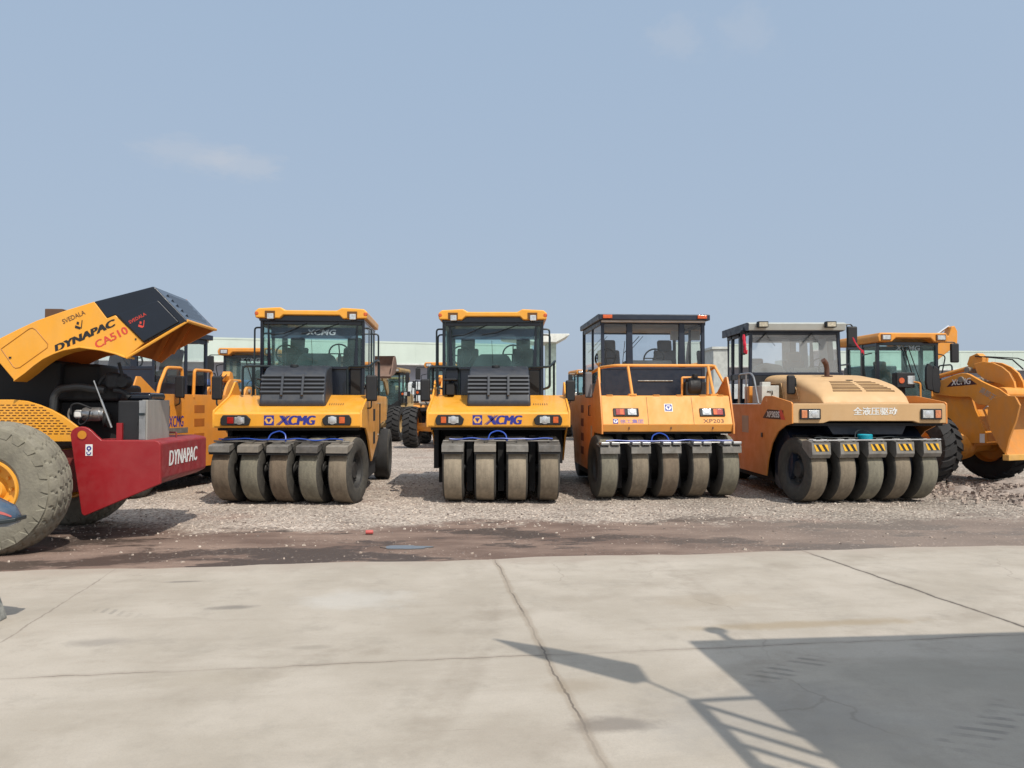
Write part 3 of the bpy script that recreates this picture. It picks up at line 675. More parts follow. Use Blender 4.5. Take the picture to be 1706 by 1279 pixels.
# ------------------------------------------------------------------ the two modern rollers
def roller_modern(label, loc, rz, xs, steer, rear_xs, lights, mirrors, cabdx=0):
    t = thing('road_roller', label, 'road roller', loc, rz, 'pneumatic tyre rollers in the front row')
    bank(t, xs, .53, .35, steer, 'plain')
    for x in rear_xs: smooth_tyre(t, x, 3.9, .53, .33, 0, dark=True)
    prof = [(-.33, 1.215), (-.35, 1.24), (-.35, 1.435), (-.33, 1.46), (.66, 1.745), (4.40, 1.745), (4.5, 1.5), (4.5, 1.215)]
    b = MB().prism(prof, 'x', -1.15, 1.15)
    body = b.build('body', M_YEL, t, bevel=.012)
    # rims of the side sheets and the side steps
    for sg in (-1, 1):
        xa, xb = (1.135, 1.165) if sg > 0 else (-1.165, -1.135)
        q = MB().prism([(-.345, 1.22), (-.355, 1.44), (-.335, 1.49), (.45, 1.71), (.58, 1.78), (.86, 1.98), (.95, 1.98), (1.2, 1.75), (4.4, 1.75),
                        (4.45, 1.25), (2.75, 1.18), (2.45, .92), (1.25, .56), (.62, 1.03), (.25, 1.19)], 'x', xa, xb)
        sp = q.build('side_panel', M_YEL, t, bevel=.004)
        for y, z in ((1.45, 1.28), (1.45, .86)):
            MB().box(xb-.002 if sg > 0 else xa-.004, xb+.004 if sg > 0 else xa+.002, y, y+.35, z, z+.22).build('step_shade', M_CHAS, sp)  # thin black plates, the dark of the step openings painted on
        MB().tube([(sg*1.17, 2.3, 1.0), (sg*1.21, 2.3, 1.0), (sg*1.21, 2.3, 1.6), (sg*1.17, 2.3, 1.6)], .014, 6).build('grab_handle', M_RAIL, sp)
    c = MB().box(-1.1, 1.1, -.28, 4.4, 1.17, 1.21).box(-1.06, 1.06, .70, 3.0, .22, 1.17).box(-1.11, -1.03, .3, 3.1, .50, 1.18).box(1.03, 1.11, .75, 3.1, .55, 1.18).box(-.5, .5, 2.9, 4.3, .5, 1.17)  # black liner and masses put in to deepen the shade under the body
    c.build('chassis', M_CHAS, t)
    # lamps and maker's mark on the nose
    for (x, order, fr) in lights:
        lamp_plate(t, x, 1.335, -.352, .46, .165, order, fr)
    cx = -.03 if len(xs) == 4 else .02
    emblem(t, (cx-.31, -.353, 1.335), FRONT, .155, ground=surf('yellow_decal', (.80, .42, .10), .5))
    # big letters; the X is two strokes, one of them split
    lx = cx-.20
    x_ = MB()
    sh = .045
    z0, z1 = 1.262, 1.408
    st = lambda a0, a1, w: x_.prism([(lx+a0, z0), (lx+a0+w, z0), (lx+a1+w, z1), (lx+a1, z1)], 'y', -.356, -.353)
    st(0, .17, .012); st(.025, .195, .03); st(.15, .05, .055); st(.215, .115, .010)
    x_.build('lettering', M_BLUE, t)
    lettering('CMG', M_BLUE, t, (lx+.19, -.3535, 1.262), FRONT, .43, .146, shear=.2, bold=.075)
    q = MB()
    for k in range(7): q.box(.58+k*.037, .59+k*.037, .05, .15, 1.585, 1.592, rot=Matrix.Rotation(R(16), 3, 'X'))
    q.build('vent_shade_bars', M_DBRN, body)  # brown bars, the dark of the slots as colour
    # charcoal engine hood
    hp = [(-.0, 1.53), (-.03, 1.62), (.10, 1.95), (.20, 2.10), (.36, 2.20), (.60, 2.25), (.90, 2.26), (.90, 1.5)]
    h = MB(); hx = lambda z: .535-.03*max(0, (z-1.55)/.7)
    h.loft([[(-hx(z), y, z) for y, z in hp], [(hx(z), y, z) for y, z in hp]])
    hood = h.build('engine_hood', M_HOOD, t, bevel=.045, seg=3)
    lv, sl = MB(), MB()
    for i in range(5):
        z = 1.755+i*.066; y = -.03+(z-1.62)*.394
        for (a, b_) in ((-.50, -.185), (-.155, .145), (.175, .49)):
            sl.box(a, b_, y-.010, y+.02, z, z+.028)  # black bars just proud of the hood paint the dark inside the slots
            lv.prism([(y-.002, z+.030), (y-.022, z+.028), (y-.004, z+.056), (y+.02, z+.056)], 'x', a-.02, b_+.02)
    for xb_ in (-.17, .16): lv.prism([(-.035, 1.72), (-.055, 1.74), (.075, 2.09), (.10, 2.09)], 'x', xb_-.018, xb_+.018)
    sl.build('vent_shade_bars', M_CHAS, hood); lv.build('louvre', M_HOOD, hood)
    MB().lathe([(0, .07), (.035, .068), (.045, .055), (.045, 0)], 'z', (-.06, .45, 2.215), 20).build('filler_cap', M_BLKM, hood)
    # cab
    fr = MB()
    for sg in (-1, 1):
        fr.prism([(sg*.90, 1.745), (sg*.84, 1.745), (sg*.85, 3.06), (sg*.90, 3.06)], 'y', .86, .94)
        fr.box(sg*.85-.05, sg*.85+.05, 2.60, 2.70, 1.745, 3.06); fr.box(sg*.87-.025, sg*.87+.025, 1.7, 1.78, 1.745, 3.06)
        fr.box(sg*.88-.02, sg*.88+.02, .96, 2.6, 1.745, 1.98 if sg < 0 else 1.85); fr.box(sg*.87-.02, sg*.87+.02, .96, 2.6, 2.95, 3.05)
        fr.prism([(sg*.78, 2.23), (sg*.71, 2.23), (sg*.755, 3.0), (sg*.78, 3.0)], 'y', .875, .90)
    fr.box(-.84, .84, .87, .95, 2.98, 3.06); fr.box(-.84, .84, .865, .945, 2.20, 2.25); fr.box(-.84, .84, .9, .94, 1.745, 2.20)
    fr.box(-.82, .82, 2.62, 2.68, 1.745, 2.15); fr.box(-.82, .82, 2.62, 2.68, 2.95, 3.05); fr.box(-.85, .85, 1.0, 2.65, 1.75, 1.80)
    cab = fr.build('cab', M_BLK, t, bevel=.008)
    MB().add([(-.84, .91, 2.25), (.84, .91, 2.25), (.85, .91, 2.98), (-.85, .91, 2.98)], [(0, 1, 2, 3)]).build('windscreen', M_GLT, cab)
    MB().add([(-.8, 2.65, 2.15), (.8, 2.65, 2.15), (.8, 2.65, 2.95), (-.8, 2.65, 2.95)], [(0, 1, 2, 3)]).build('rear_window', M_GLT, cab)
    for sg in (-1, 1):
        MB().add([(sg*.885, .96, 1.95), (sg*.885, 2.6, 1.95), (sg*.885, 2.6, 2.96), (sg*.885, .96, 2.96)], [(0, 1, 2, 3)]).build('side_window', M_GLT, cab)
    s = MB(); seat(s, -.52, 1.9, 2.0, .9); seat(s, .56, 1.9, 2.0, .9); s.build('seat', M_SEAT, cab, bevel=.04, seg=3)
    s = MB(); steering(s, -.60, 1.6, 2.5); steering(s, .36, 1.6, 2.52); s.build('steering_wheel', M_RAIL, cab)
    s = MB().prism([(-.46, 2.15), (-.28, 2.46), (-.22, 2.5), (.22, 2.5), (.28, 2.46), (.46, 2.15)], 'y', 1.2, 1.5); s.box(-.2, -.06, 1.19, 1.2, 2.36, 2.40); s.box(.06, .2, 1.19, 1.2, 2.36, 2.40)
    s.build('dashboard', surf('dash_grey', (.09, .12, .12), .7), cab, bevel=.02)
    w = MB(); w.tube([(-.1, .86, 3.0), (-.5, .855, 2.82), (-.72, .855, 2.80)], .009, 6); w.tube([(.45, .86, 3.0), (.05, .855, 2.86), (-.2, .855, 2.82)], .009, 6); w.tube([(-.02, .855, 2.72), (.0, .855, 2.30)], .004, 5)
    w.build('wiper', M_CHAS, cab)
    film = MB().box(-.72, .74, .893, .897, 2.74, 2.93).build('sun_strip', glass('sun_strip_film', (.34, .42, .48), film=.4, filmcol=(.13, .19, .25, 1)), cab)
    if len(xs) == 5: lettering('XCMG', surf('strip_letters', (.30, .38, .42), .6), cab, (-.12, .888, 2.80), FRONT, .52, .10, shear=.2, offset=.02)
    # roof
    rp = [(-.95, 3.08), (-.96, 3.19), (-.90, 3.245), (-.52, 3.265), (-.44, 3.215), (.44, 3.215), (.52, 3.265), (.90, 3.245), (.96, 3.19), (.95, 3.08), (.54, 3.07), (.48, 3.13), (-.48, 3.13), (-.54, 3.07)]
    roof = MB().prism(rp, 'y', .70, 2.85).build('roof', M_YEL, t, bevel=.022, seg=3)
    MB().box(-.9, .9, .78, 2.8, 3.04, 3.128).build('roof_lining', M_BLK, roof)
    for sg in (-1, 1):
        MB().box(sg*.70-.085, sg*.70+.085, .692, .74, 3.085, 3.20).build('lamp_recess_shade', surf('recess_shade_brown', (.12, .05, .01), .8), roof)  # flat brown plate, the shade of the lamp pocket is its colour
        MB().box(sg*.70-.055+.01, sg*.70+.055+.01, .665, .73, 3.055, 3.155).build('work_lamp', M_LENS, roof, bevel=.01)
        MB().lathe([(-.02, .0), (-.015, .03), (0, .038), (.02, .038)], 'y', (sg*.925, .71, 3.155), 14).build('marker_lamp', M_AMB, roof)
    # black tube rails
    r_ = MB()
    r_.tube([(-1.11, .55, 1.74), (-1.11, .55, 2.24), (-.62, .70, 2.24), (-.60, .80, 2.18), (-.60, .80, 1.76)], .021, 8, fillet=.07)
    r_.tube([(-1.11, .55, 2.22), (-1.11, 1.3, 2.30), (-1.11, 1.3, 1.75)], .019, 8, fillet=.07); r_.tube([(-.95, .58, 1.74), (-.95, .58, 2.22)], .016, 6)
    r_.build('handrail', M_RAIL, t); r_ = MB()
    r_.tube([(.62, .74, 1.76), (.62, .74, 2.24), (1.0, .60, 2.24), (1.11, .9, 2.36), (1.11, 1.3, 2.36), (1.11, 1.3, 1.75)], .021, 8, fillet=.07)
    r_.build('handrail', M_RAIL, t)
    for sg in (-1, 1):
        r_ = MB(); r_.tube([(sg*.90, .93, 2.93), (sg*1.01, .93, 2.93), (sg*1.01, .93, 1.90), (sg*.90, .93, 1.86)], .016, 8, fillet=.06).build('door_rail', M_RAIL, t)
        MB().tube([(sg*.90, 1.72, 2.9), (sg*1.06, 1.72, 2.9), (sg*1.06, 1.72, 1.9), (sg*.9, 1.72, 1.86)], .016, 8, fillet=.06).build('door_rail', M_RAIL, t)
    MB().box(-.86, -.62, .45, .8, 2.0, 2.03).tube([(-.74, .6, 1.74), (-.74, .6, 2.0)], .03, 6).box(-.80, -.66, .5, .75, 1.75, 1.95).build('air_intake', M_BLKM, t, bevel=.01)
    MB().box(.66, .82, .87, .895, 1.78, 2.18).build('cab_side_grille', M_CHAS, t)
    for ch in t.children:
        if ch.name.split('.')[0] in ('cab', 'roof', 'handrail', 'door_rail', 'air_intake', 'cab_side_grille'): ch.location.x += cabdx
    for (c_, sz, arm) in mirrors: mirror(t, c_, sz, arm)
    return t
lw = .10
LA = [(-.80, [('r', -.075, .10), ('c', .065, .15)], 1), (.77, [('c', -.065, .13), ('a', .085, .09)], -1)]
LB = [(-.785, [('a', -.10, .085), ('c', .06, .165)], 1), (.80, [('c', -.05, .165), ('a', .125, .085)], -1)]
A_LOC = (gx(481, 12.56)+.06, 12.56, 0)
roller_modern('yellow roller with five dark front tyres and red left lamp, beside the red machine', A_LOC, R(4.6), [-.97+.485*i for i in range(5)], R(-12.5), [-1.13, -.68, -.23, .23, .68, 1.13], LA,
              [((-1.30, .35, 1.86), (.17, .40), [(-1.30, .33, 1.66), (-1.30, .33, 1.56), (-1.12, .4, 1.56)]), ((1.24, .38, 1.86), (.19, .44), [(1.24, .38, 1.65), (1.24, .38, 1.52), (1.10, .5, 1.52)])], .17)
B_LOC = (gx(831, 12.8), 12.8, 0)
roller_modern('yellow roller with four pale front tyres, second in the front row', B_LOC, R(0), [-.735, -.22, .295, .81], R(1), [-1.06+.53*i for i in range(5)], LB,
              [((-1.27, .40, 1.83), (.17, .38), [(-1.27, .38, 1.64), (-1.20, .38, 1.55), (-1.12, .4, 1.52)]), ((1.22, .40, 1.82), (.16, .36), [(1.22, .38, 1.64), (1.16, .38, 1.55), (1.10, .4, 1.54)])], -.12)

# ------------------------------------------------------------------ the older black cab roller, and its cousin behind the red machine
G_LOC = (-7.42, 13.25, 0)
G_LOOPS = [[on_x(G_LOC, R(-9), 1.115, u, v) for u, v in lp] for lp in (((262, 660), (266, 640), (277, 612), (303, 613), (305, 662)), ((322, 662), (324, 616), (352, 618), (354, 660)))]
def roller_classic(label, loc, rz, xs, steer, rich=True, ztop=3.2, group=None):
    t = thing('road_roller', label, 'road roller', loc, rz, group)
    bank(t, xs, .53, .33, steer, 'chrome')
    for x in (-.80, -.27, .27, .80): smooth_tyre(t, x, 3.75, .53, .33, 0, dark=True)
    paint = M_CLO if rich else M_ORG
    b = MB().prism([(-.385, 1.125), (-.395, 1.13), (-.435, 1.25), (-.25, 1.72), (-.22, 1.735), (4.25, 1.735), (4.3, 1.13)], 'x', -1.10, 1.10)
    body = b.build('body', paint, t, bevel=.010)
    for sg in (-1, 1):
        xa, xb = (1.10, 1.128) if sg > 0 else (-1.128, -1.10)
        q = MB().prism([(-.45, 1.09), (-.45, 1.25), (-.28, 1.72), (-.12, 2.06), (-.02, 2.06), (.40, 1.80), (.55, 1.77), (4.3, 1.77), (4.35, 1.2), (3.35, 1.18), (3.1, .9), (2.95, .38), (.75, .38), (.62, .80), (.35, 1.09)], 'x', xa, xb)
        sp = q.build('side_panel', M_DSIDE if rich else M_ORG, t, bevel=.004)
        fx = xb if sg > 0 else xa
        for z in (1.42, 1.16, .88, .62): MB().box(fx-.003, fx+.003, 1.6, 1.95, z, z+.15).build('step_shade', surf('step_shade_brown', (.16, .045, .01), .8) if rich else surf('step_shade_orange', (.40, .12, .01), .7), sp)  # flat plates; the tone of the shaded recess is put into their colour
        MB().tube([(fx, .75, 1.38), (fx+sg*.03, .75, 1.38), (fx+sg*.03, .75, 1.56), (fx, .75, 1.56)], .012, 6).build('grab_handle', M_RAIL, sp)
        MB().box(fx-.003, fx+.003, .55, .72, .98, 1.2).build('notice_plate', M_DGRY, sp)
    c = MB().box(-1.08, 1.08, -.36, 4.2, 1.09, 1.13).box(-1.05, 1.05, .72, 2.95, .24, 1.1).box(-.5, .5, 2.9, 4.2, .5, 1.1)  # chassis and black masses that carry the deep shade below the body
    c.build('chassis', M_CHAS, t)
    # round the shoulder over the tyres
    MB().lathe([(-1.02, .0), (-1.02, .50), (1.02, .50), (1.02, 0)], 'x', (0, .34, .75), 24).build('inner_arch', M_CHAS, t)
    sl = atan2(1.72-1.25, -.25+.435); FR = (sl, 0, 0)                  # the leaning front sheet
    def on(x, z, off=.003):
        k = (z-1.25)/(1.72-1.25); return (x, -.435+.185*k-off*sin(sl), z+off*cos(sl)*.0)
    if rich:
        q = MB()
        for x in (-.33, .44):
            p0, p1 = Vector(on(x, 1.252, .002)), Vector(on(x, 1.715, .002)); q.tube([p0, p1], .0035, 5)
        q.build('panel_seam', M_DBRN, body)
        for x, o2 in ((-.70, (('r', -.10, .15), ('c', .10, .15))), (.77, (('c', -.10, .15), ('r', .10, .15)))):
            c0 = Vector(on(x, 1.45, .004)); m = MB().box(-.215, .215, -.07, .07, -.02, .022)
            o = m.build('headlight', M_BLKM, t, loc=c0, rot=FR, bevel=.006)
            for kind, dx, w in o2:
                MB().box(dx-w/2, dx+w/2, -.055, .055, .018, .032).build('lens', {'c': M_LENS, 'r': M_RLEN}[kind], o, bevel=.008)
                if kind == 'r': MB().box(dx-w/2+.07*(1 if x < 0 else -.2), dx-w/2+.07*(1 if x < 0 else -.2)+.06, -.05, .05, .03, .035).build('reflector', M_AMB, o)
                else: MB().lathe([(.033, 0), (.033, .05), (.029, .058)], 'z', (dx, 0, 0), 18).build('bulb_reflector', M_REFL, o)
        emblem(t, on(.03, 1.53), FR, .115, ground=M_WHT, border=True)
        emblem(t, on(-.885, 1.305), FR, .085)
        lettering('徐工集团', surf('lilac_decal', (.20, .13, .38), .5), t, on(-.81, 1.268), FR, .39, .075, offset=.008)
        lettering('XP203', M_DBRN, t, on(.60, 1.275), FR, .35, .068, bold=.008)
        q = MB()
        for x in (-.66, .05, .76):
            q.box(x-.008, x+.012, -.425, -.412, 1.17, 1.21); 
        q.build('latch', M_DBRN, body)
        q = MB()
        for x in (-.95, -.55, -.15, .25, .65, .95): q.box(x-.05, x+.05, -.25, -.17, 1.733, 1.75)
        q.build('hinge', paint, body)
    # cab
    zb = 2.27; f = MB(); w = .95; y0, y1 = .62, (2.75 if rich else 2.3)
    for x in (-w+.03, -.43, .53, w-.03):
        if x in (-.43, .53): f.prism([(x-.065, zb-.02), (x+.065, zb-.02), (x+.05, ztop-.1), (x-.05, ztop-.1)], 'y', y0, y0+.06)
        else: f.box(x-.03, x+.03, y0, y0+.05, 1.735, ztop-.1)
    for sg in (-1, 1):
        f.box(sg*w-.03, sg*w+.03, y1-.06, y1, 1.735, ztop-.1); f.box(sg*w-.02, sg*w+.02, 1.55, 1.62, 1.735, ztop-.1)
        f.box(sg*w-.018, sg*w+.018, y0, y1, ztop-.18, ztop-.08); f.box(sg*w-.018, sg*w+.018, y0, 1.55, 1.735, 1.98)
    f.box(-w+.03, w-.03, y0+.01, y0+.05, ztop-.16, ztop-.08); f.box(-w, w, y0+.005, y0+.055, zb-.06, zb); f.box(-w+.02, w-.02, y1-.05, y1-.01, 1.735, 2.25); f.box(-w+.02, w-.02, y1-.05, y1-.01, ztop-.16, ztop-.08)
    f.box(-w, w, y0+.1, y1, 1.735, 1.78)
    cab = f.build('cab', M_NAVY, t, bevel=.012)
    p = MB().box(-w+.03, w-.03, y0+.012, y0+.048, 1.735, zb-.06); p.build('front_panel', M_NAVY, cab)
    MB().tube([(-.28, y0+.005, 2.01), (.36, y0+.005, 2.01)], .012, 6).build('panel_rail', M_GALV, cab)
    MB().add([(-w+.03, y0+.03, zb), (w-.03, y0+.03, zb), (w-.03, y0+.03, ztop-.16), (-w+.03, y0+.03, ztop-.16)], [(0, 1, 2, 3)]).build('windscreen', M_GLC, cab)
    MB().add([(-w+.03, y1-.03, 2.25), (w-.03, y1-.03, 2.25), (w-.03, y1-.03, ztop-.16), (-w+.03, y1-.03, ztop-.16)], [(0, 1, 2, 3)]).build('rear_window', M_GLC, cab)
    for sg in (-1, 1):
        MB().add([(sg*w, y0, 1.95), (sg*w, y1, 1.95), (sg*w, y1, ztop-.12), (sg*w, y0, ztop-.12)], [(0, 1, 2, 3)]).build('side_window', M_GLC, cab)
    s = MB(); seat(s, -.60, 1.55, 1.98, .95); seat(s, .52, 1.55, 1.98, .95); s.build('seat', M_SEATG, cab, bevel=.045, seg=3)
    s = MB(); steering(s, -.78, 1.15, 2.45); steering(s, .14, 1.15, 2.45); s.build('steering_wheel', M_RAIL, cab)
    if rich:
        s = MB().box(-.42, .42, .9, 1.4, 2.15, 2.40); s.build('dashboard', M_GREYP, cab, bevel=.03)
        s = MB().tube([(.80, 1.9, 3.0), (.88, 1.9, 2.8), (.93, 1.9, 2.3), (.93, 1.9, 1.9)], .03, 8, fillet=.1); s.box(.66, .86, 1.86, 1.94, 2.86, 3.04); s.build('air_duct', M_WHT, cab)
        s = MB()
        for x in (-.55, .2): s.tube([(x, y1-.06, ztop-.2), (x-.32, y1-.06, ztop-.55)], .008, 5); s.tube([(x+.08, y1-.06, ztop-.2), (x-.26, y1-.06, ztop-.58)], .006, 5)
        s.tube([(-.1, y1-.06, ztop-.3), (-.16, y1-.06, ztop-.85)], .007, 5); s.build('wiper', M_CHAS, cab)
    roof = MB().prism([(y0-.14, ztop-.10), (y0-.14, ztop), (y0+.0, ztop+.02), (y1+.15, ztop+.02), (y1+.15, ztop-.08)], 'x', -w-.06, w+.06).build('roof', M_NAVY, t, bevel=.012)
    MB().box(-w, w, y0-.06, y1+.08, ztop-.13, ztop-.085).build('roof_lining', surf('lining_pale', (.62, .62, .62), .8), roof)
    for sg in (-1, 1):
        MB().box(sg*.86-.085, sg*.86+.085, y0-.175, y0-.13, ztop-.075, ztop-.01).build('marker_lamp', M_AMB, roof, bevel=.008)
    r_ = MB(); rr = .026
    if not rich:
        r_.tube([(-1.10, .95, 1.75), (-1.10, .95, 2.15), (-1.05, .3, 2.2), (-1.05, .1, 1.75)], rr, 10, fillet=.12).build('handrail', paint, t)
        for lp in G_LOOPS: MB().tube([(1.115, y, z) for y, z in lp], .03, 10, fillet=.07).build('handrail', paint, t)
    if rich: r_.tube([(-1.10, .95, 1.75), (-1.10, .95, 2.15), (-1.0, .45, 2.24), (-.80, .05, 2.26), (.9, .05, 2.26), (1.08, .4, 2.26), (1.10, .95, 2.2), (1.10, .95, 1.75)], rr, 10, fillet=.12)
    for x in ((-.58, .83) if rich else ()): r_.tube([(x+.03, -.17, 1.74), (x, .05, 2.25)], rr*.95, 10)
    if rich: r_.tube([(-1.085, .02, 1.95), (-1.05, .28, 2.22)], rr*.9, 8); r_.tube([(1.085, .0, 1.97), (1.0, .2, 2.25)], rr*.9, 8)
    if rich: r_.tube([(.44, .3, 1.74), (.44, .3, 2.06), (.86, .3, 2.06)], .02, 8, fillet=.02)
    rail = r_.build('handrail', paint, t) if rich else None
    for x in ((-.58, .83) if rich else ()): MB().box(x-.035, x+.095, -.22, -.11, 1.735, 1.765).build('rail_foot', paint, rail, bevel=.004)
    if rich:
        e = MB().lathe([(-.12, 0), (-.12, .13), (-.08, .16), (.1, .16), (.13, .11), (.13, 0)], 'x', (.64, .3, 1.90), 20); e.box(.48, .84, .2, .42, 1.735, 1.98); e.lathe([(0, .05), (.1, .05), (.1, .0)], 'z', (.66, .25, 2.02), 12)
        e.build('air_cleaner', M_BLKM, t, bevel=.01)
        mirror(t, (-1.20, .50, 1.93), (.13, .46), [(-1.2, .5, 2.1), (-1.2, .56, 2.2), (-1.1, .7, 2.2)], surf('mirror_grey', (.16, .16, .17), .6))
    else:
        mirror(t, (1.27, .9, 1.90), (.17, .40), [(1.27, .9, 1.7), (1.27, .9, 1.6), (1.12, 1.0, 1.56)])
    return t
C_LOC = (gx(1115, 13.3)-.13, 13.3, 0)
roller_classic('faded orange roller with black cab and orange tube rail, third in the front row', C_LOC, R(3), [-1.05+.52*i for i in range(5)], R(3.5), True, 3.2, 'pneumatic tyre rollers in the front row')
# ------------------------------------------------------------------ sun-bleached roller with the front engine
D_LOC = (5.72, 12.8, 0)
def roller_tan():
    t = thing('road_roller', 'sunbleached tan roller with striped scrapers and long rounded hood', 'road roller', D_LOC, 0, 'pneumatic tyre rollers in the front row')
    bank(t, [-.98+.49*i for i in range(5)], .525, .325, R(10), 'stripe')
    for x in (-.8, -.27, .27, .8): smooth_tyre(t, x, 3.8, .53, .33, 0, dark=True)
    nose = [(-1.235, 1.285), (-1.235, 1.56), (-1.20, 1.60), (1.20, 1.60), (1.235, 1.56), (1.235, 1.285), (.80, 1.285), (.70, 1.318), (-.64, 1.318), (-.74, 1.285)]
    b = MB().prism(nose, 'y', -.50, .55)
    b.box(-1.22, 1.22, .55, 4.3, 1.22, 1.585)
    body = b.build('body', M_TAN, t, bevel=.012)
    for sg in (-1, 1):
        xa, xb = (1.22, 1.245) if sg > 0 else (-1.245, -1.22)
        q = MB().prism([(-.505, 1.28), (-.505, 1.595), (-.46, 1.625), (.42, 1.73), (.80, 1.735), (.90, 1.70), (1.02, 1.59), (4.3, 1.59), (4.4, 1.2), (3.4, 1.2), (3.1, .9), (2.95, .33), (.76, .33), (.66, .62), (.45, .92), (.15, 1.13), (-.2, 1.24)], 'x', xa, xb)
        sp = q.build('side_panel', M_DSIDE, t, bevel=.004)
        if sg < 0:
            bd = MB().prism([(-.12, 1.335), (.55, 1.335), (.92, 1.345), (.66, 1.50), (-.12, 1.485)], 'x', xa-.003, xa)
            bo = bd.build('badge', surf('badge_dark', (.03, .012, .01), .5), sp)
            MB().prism([(-.22, 1.33), (-.02, 1.335), (.1, 1.49), (-.05, 1.50)], 'x', xa-.0045, xa-.003).build('badge_flash', M_DRED, bo)
            lettering('XP303S', M_WHT, bo, (xa-.008, .70, 1.362), LEFT, .66, .105, shear=.15, bold=.03)
            MB().box(xa-.003, xa, 1.75, 2.15, 1.05, 1.37).build('notice_plate', M_DGRY, sp)
            MB().box(xa-.02, xa, .93, .98, 1.0, 1.08).build('latch', M_RAIL, sp)
            MB().cyl('x', (0, .72, 1.66), .03, xa-.002, xb+.002, 12).build('lifting_eye', M_CHRM, sp)
    MB().box(-1.1, 1.1, .74, 3.0, .22, 1.25).box(-.5, .5, 3, 4.3, .5, 1.25).box(-1.21, 1.21, -.42, 4.2, 1.24, 1.284).build('chassis', M_CHAS, t)  # solid black fill, part chassis and part painted shade
    ab = MB().prism([(-.62, 1.28), (-.50, 1.10), (.62, 1.10), (.70, 1.28)], 'y', -.30, .3).lathe([(-1.1, 0), (-1.1, .55), (1.1, .55), (1.1, 0)], 'x', (0, .42, .68), 24)
    ab.build('axle_housing', M_NAVY, t)
    q = MB(); n = 24
    for (x, order) in ((-.955, (('a', -.10, .09), ('c', .055, .17))), (.98, (('c', -.06, .17), ('a', .10, .09)))):
        m = MB().box(x-.165, x+.165, -.535, -.49, 1.345, 1.515)
        o = m.build('headlight', M_BLKM, t, bevel=.008)
        for kind, dx, w in order:
            MB().box(x+dx-w/2, x+dx+w/2, -.543, -.53, 1.368, 1.493).build('lens', {'c': M_LENS, 'a': surf('faded_amber_lens', (.60, .22, .10), .3, var=.4, vscale=30)}[kind], o, bevel=.006)
            if kind == 'c': MB().lathe([(-.003, 0), (-.003, .045), (0, .055)], 'y', (x+dx, -.544, 1.43), 18).build('bulb_reflector', M_REFL, o)
    lettering('全液压驱动', M_WHT, t, (-.26, -.503, 1.415), FRONT, .70, .125, offset=.012, bold=.012)
    # rounded hood
    def hh(y):
        k = [(-.22, 1.62), (-.12, 1.75), (.05, 1.85), (.35, 1.96), (.75, 2.05), (1.3, 2.12), (2.5, 2.17)]
        for (a, za), (b_, zb) in zip(k, k[1:]):
            if a <= y <= b_: return za+(zb-za)*(y-a)/(b_-a)
        return k[0][1] if y < k[0][0] else k[-1][1]
    rings = []; cxh = .08
    for y in (-.22, -.2, -.16, -.12, -.03, .05, .2, .35, .55, .75, 1.0, 1.3, 1.9, 2.5):
        H = hh(y)-1.585; hw_ = .80-.10*max(0, (.5-y)/.72)**1.5
        ring = []
        for k in range(25):
            a = pi*k/24; e = .30
            ring.append((cxh-hw_*(abs(cos(a))**e)*(1 if cos(a) > 0 else -1), y, 1.585+H*abs(sin(a))**e))
        rings.append(ring)
    h = MB().loft(rings)
    hood = h.build('engine_hood', M_TAN, t, sharp=60)
    sl = MB()
    for i, y in enumerate((-.02, .04, .105, .175, .25, .33, .42)):
        z = hh(y)+.001; ang = atan2(hh(y+.03)-hh(y-.03), .06)
        a0, a1, b0, b1 = -.46+.02*i, .02, .09, .56-.03*i
        for (a, b_) in ((a0, a1), (b0, b1)):
            sl.box(cxh+a, cxh+b_, y-.016, y+.016, z-.010, z+.004, rot=Matrix.Rotation(ang, 3, 'X'))
    sl.build('grille_shade_bar', surf('slot_shade_brown', (.11, .055, .015), .8), hood)  # brown bars laid on the hood, slot shade put into the colour
    q = MB().box(cxh-.0, cxh+.1, .50, .56, hh(.53)-.005, hh(.53)+.012).build('hood_latch', M_RAIL, hood)
    mesh_m = surf('hood_mesh', (.22, .115, .04), .7, var=.3, vscale=18)
    xw = cxh-.80
    for pts in ([(.55, 1.66), (1.15, 1.66), (1.15, 1.86), (.85, 1.95), (.70, 1.86)], [(1.28, 1.66), (2.0, 1.66), (2.0, 1.98), (1.45, 1.98)]):
        q = MB().prism(pts, 'x', xw-.006, xw+.03)
        mo = q.build('side_mesh', mesh_m, hood)
        MB().tube([(xw-.007, *p) for p in pts+[pts[0]]], .007, 5).build('mesh_frame', M_TAN, mo) if False else None
        fr = MB().tube([(xw-.008, *p) for p in pts+[pts[0]]], .008, 5)
        for k in range(14):
            y = pts[0][0]+(pts[1][0]-pts[0][0])*k/13; fr.tube([(xw-.008, y, 1.66), (xw-.008, y, 1.82)], .004, 4)
        fr.build('side_mesh_frame', M_TAN, hood)
    e = MB().tube([(-.04, 1.05, 2.06), (-.04, 1.05, 2.24), (-.07, 1.02, 2.32), (-.13, .98, 2.38)], [.045, .045, .047, .045], 14); e.lathe([(0, 0), (0, .10), (.02, .10), (.02, 0)], 'z', (-.04, 1.05, 2.08), 16)
    e.build('exhaust_pipe', surf('rusty_exhaust', (.10, .045, .03), .8, var=.4, vscale=15), t)
    # cab
    f = MB(); y0, y1 = 2.62, 4.15; zt = 3.08
    xl, xr = -.97, .93
    f.prism([(xl, 1.6), (xl+.06, 1.6), (xl+.09, zt), (xl+.03, zt)], 'y', y0, y0+.07); f.prism([(xr, 1.6), (xr-.05, 1.6), (xr-.12, zt), (xr-.07, zt)], 'y', y0, y0+.06)
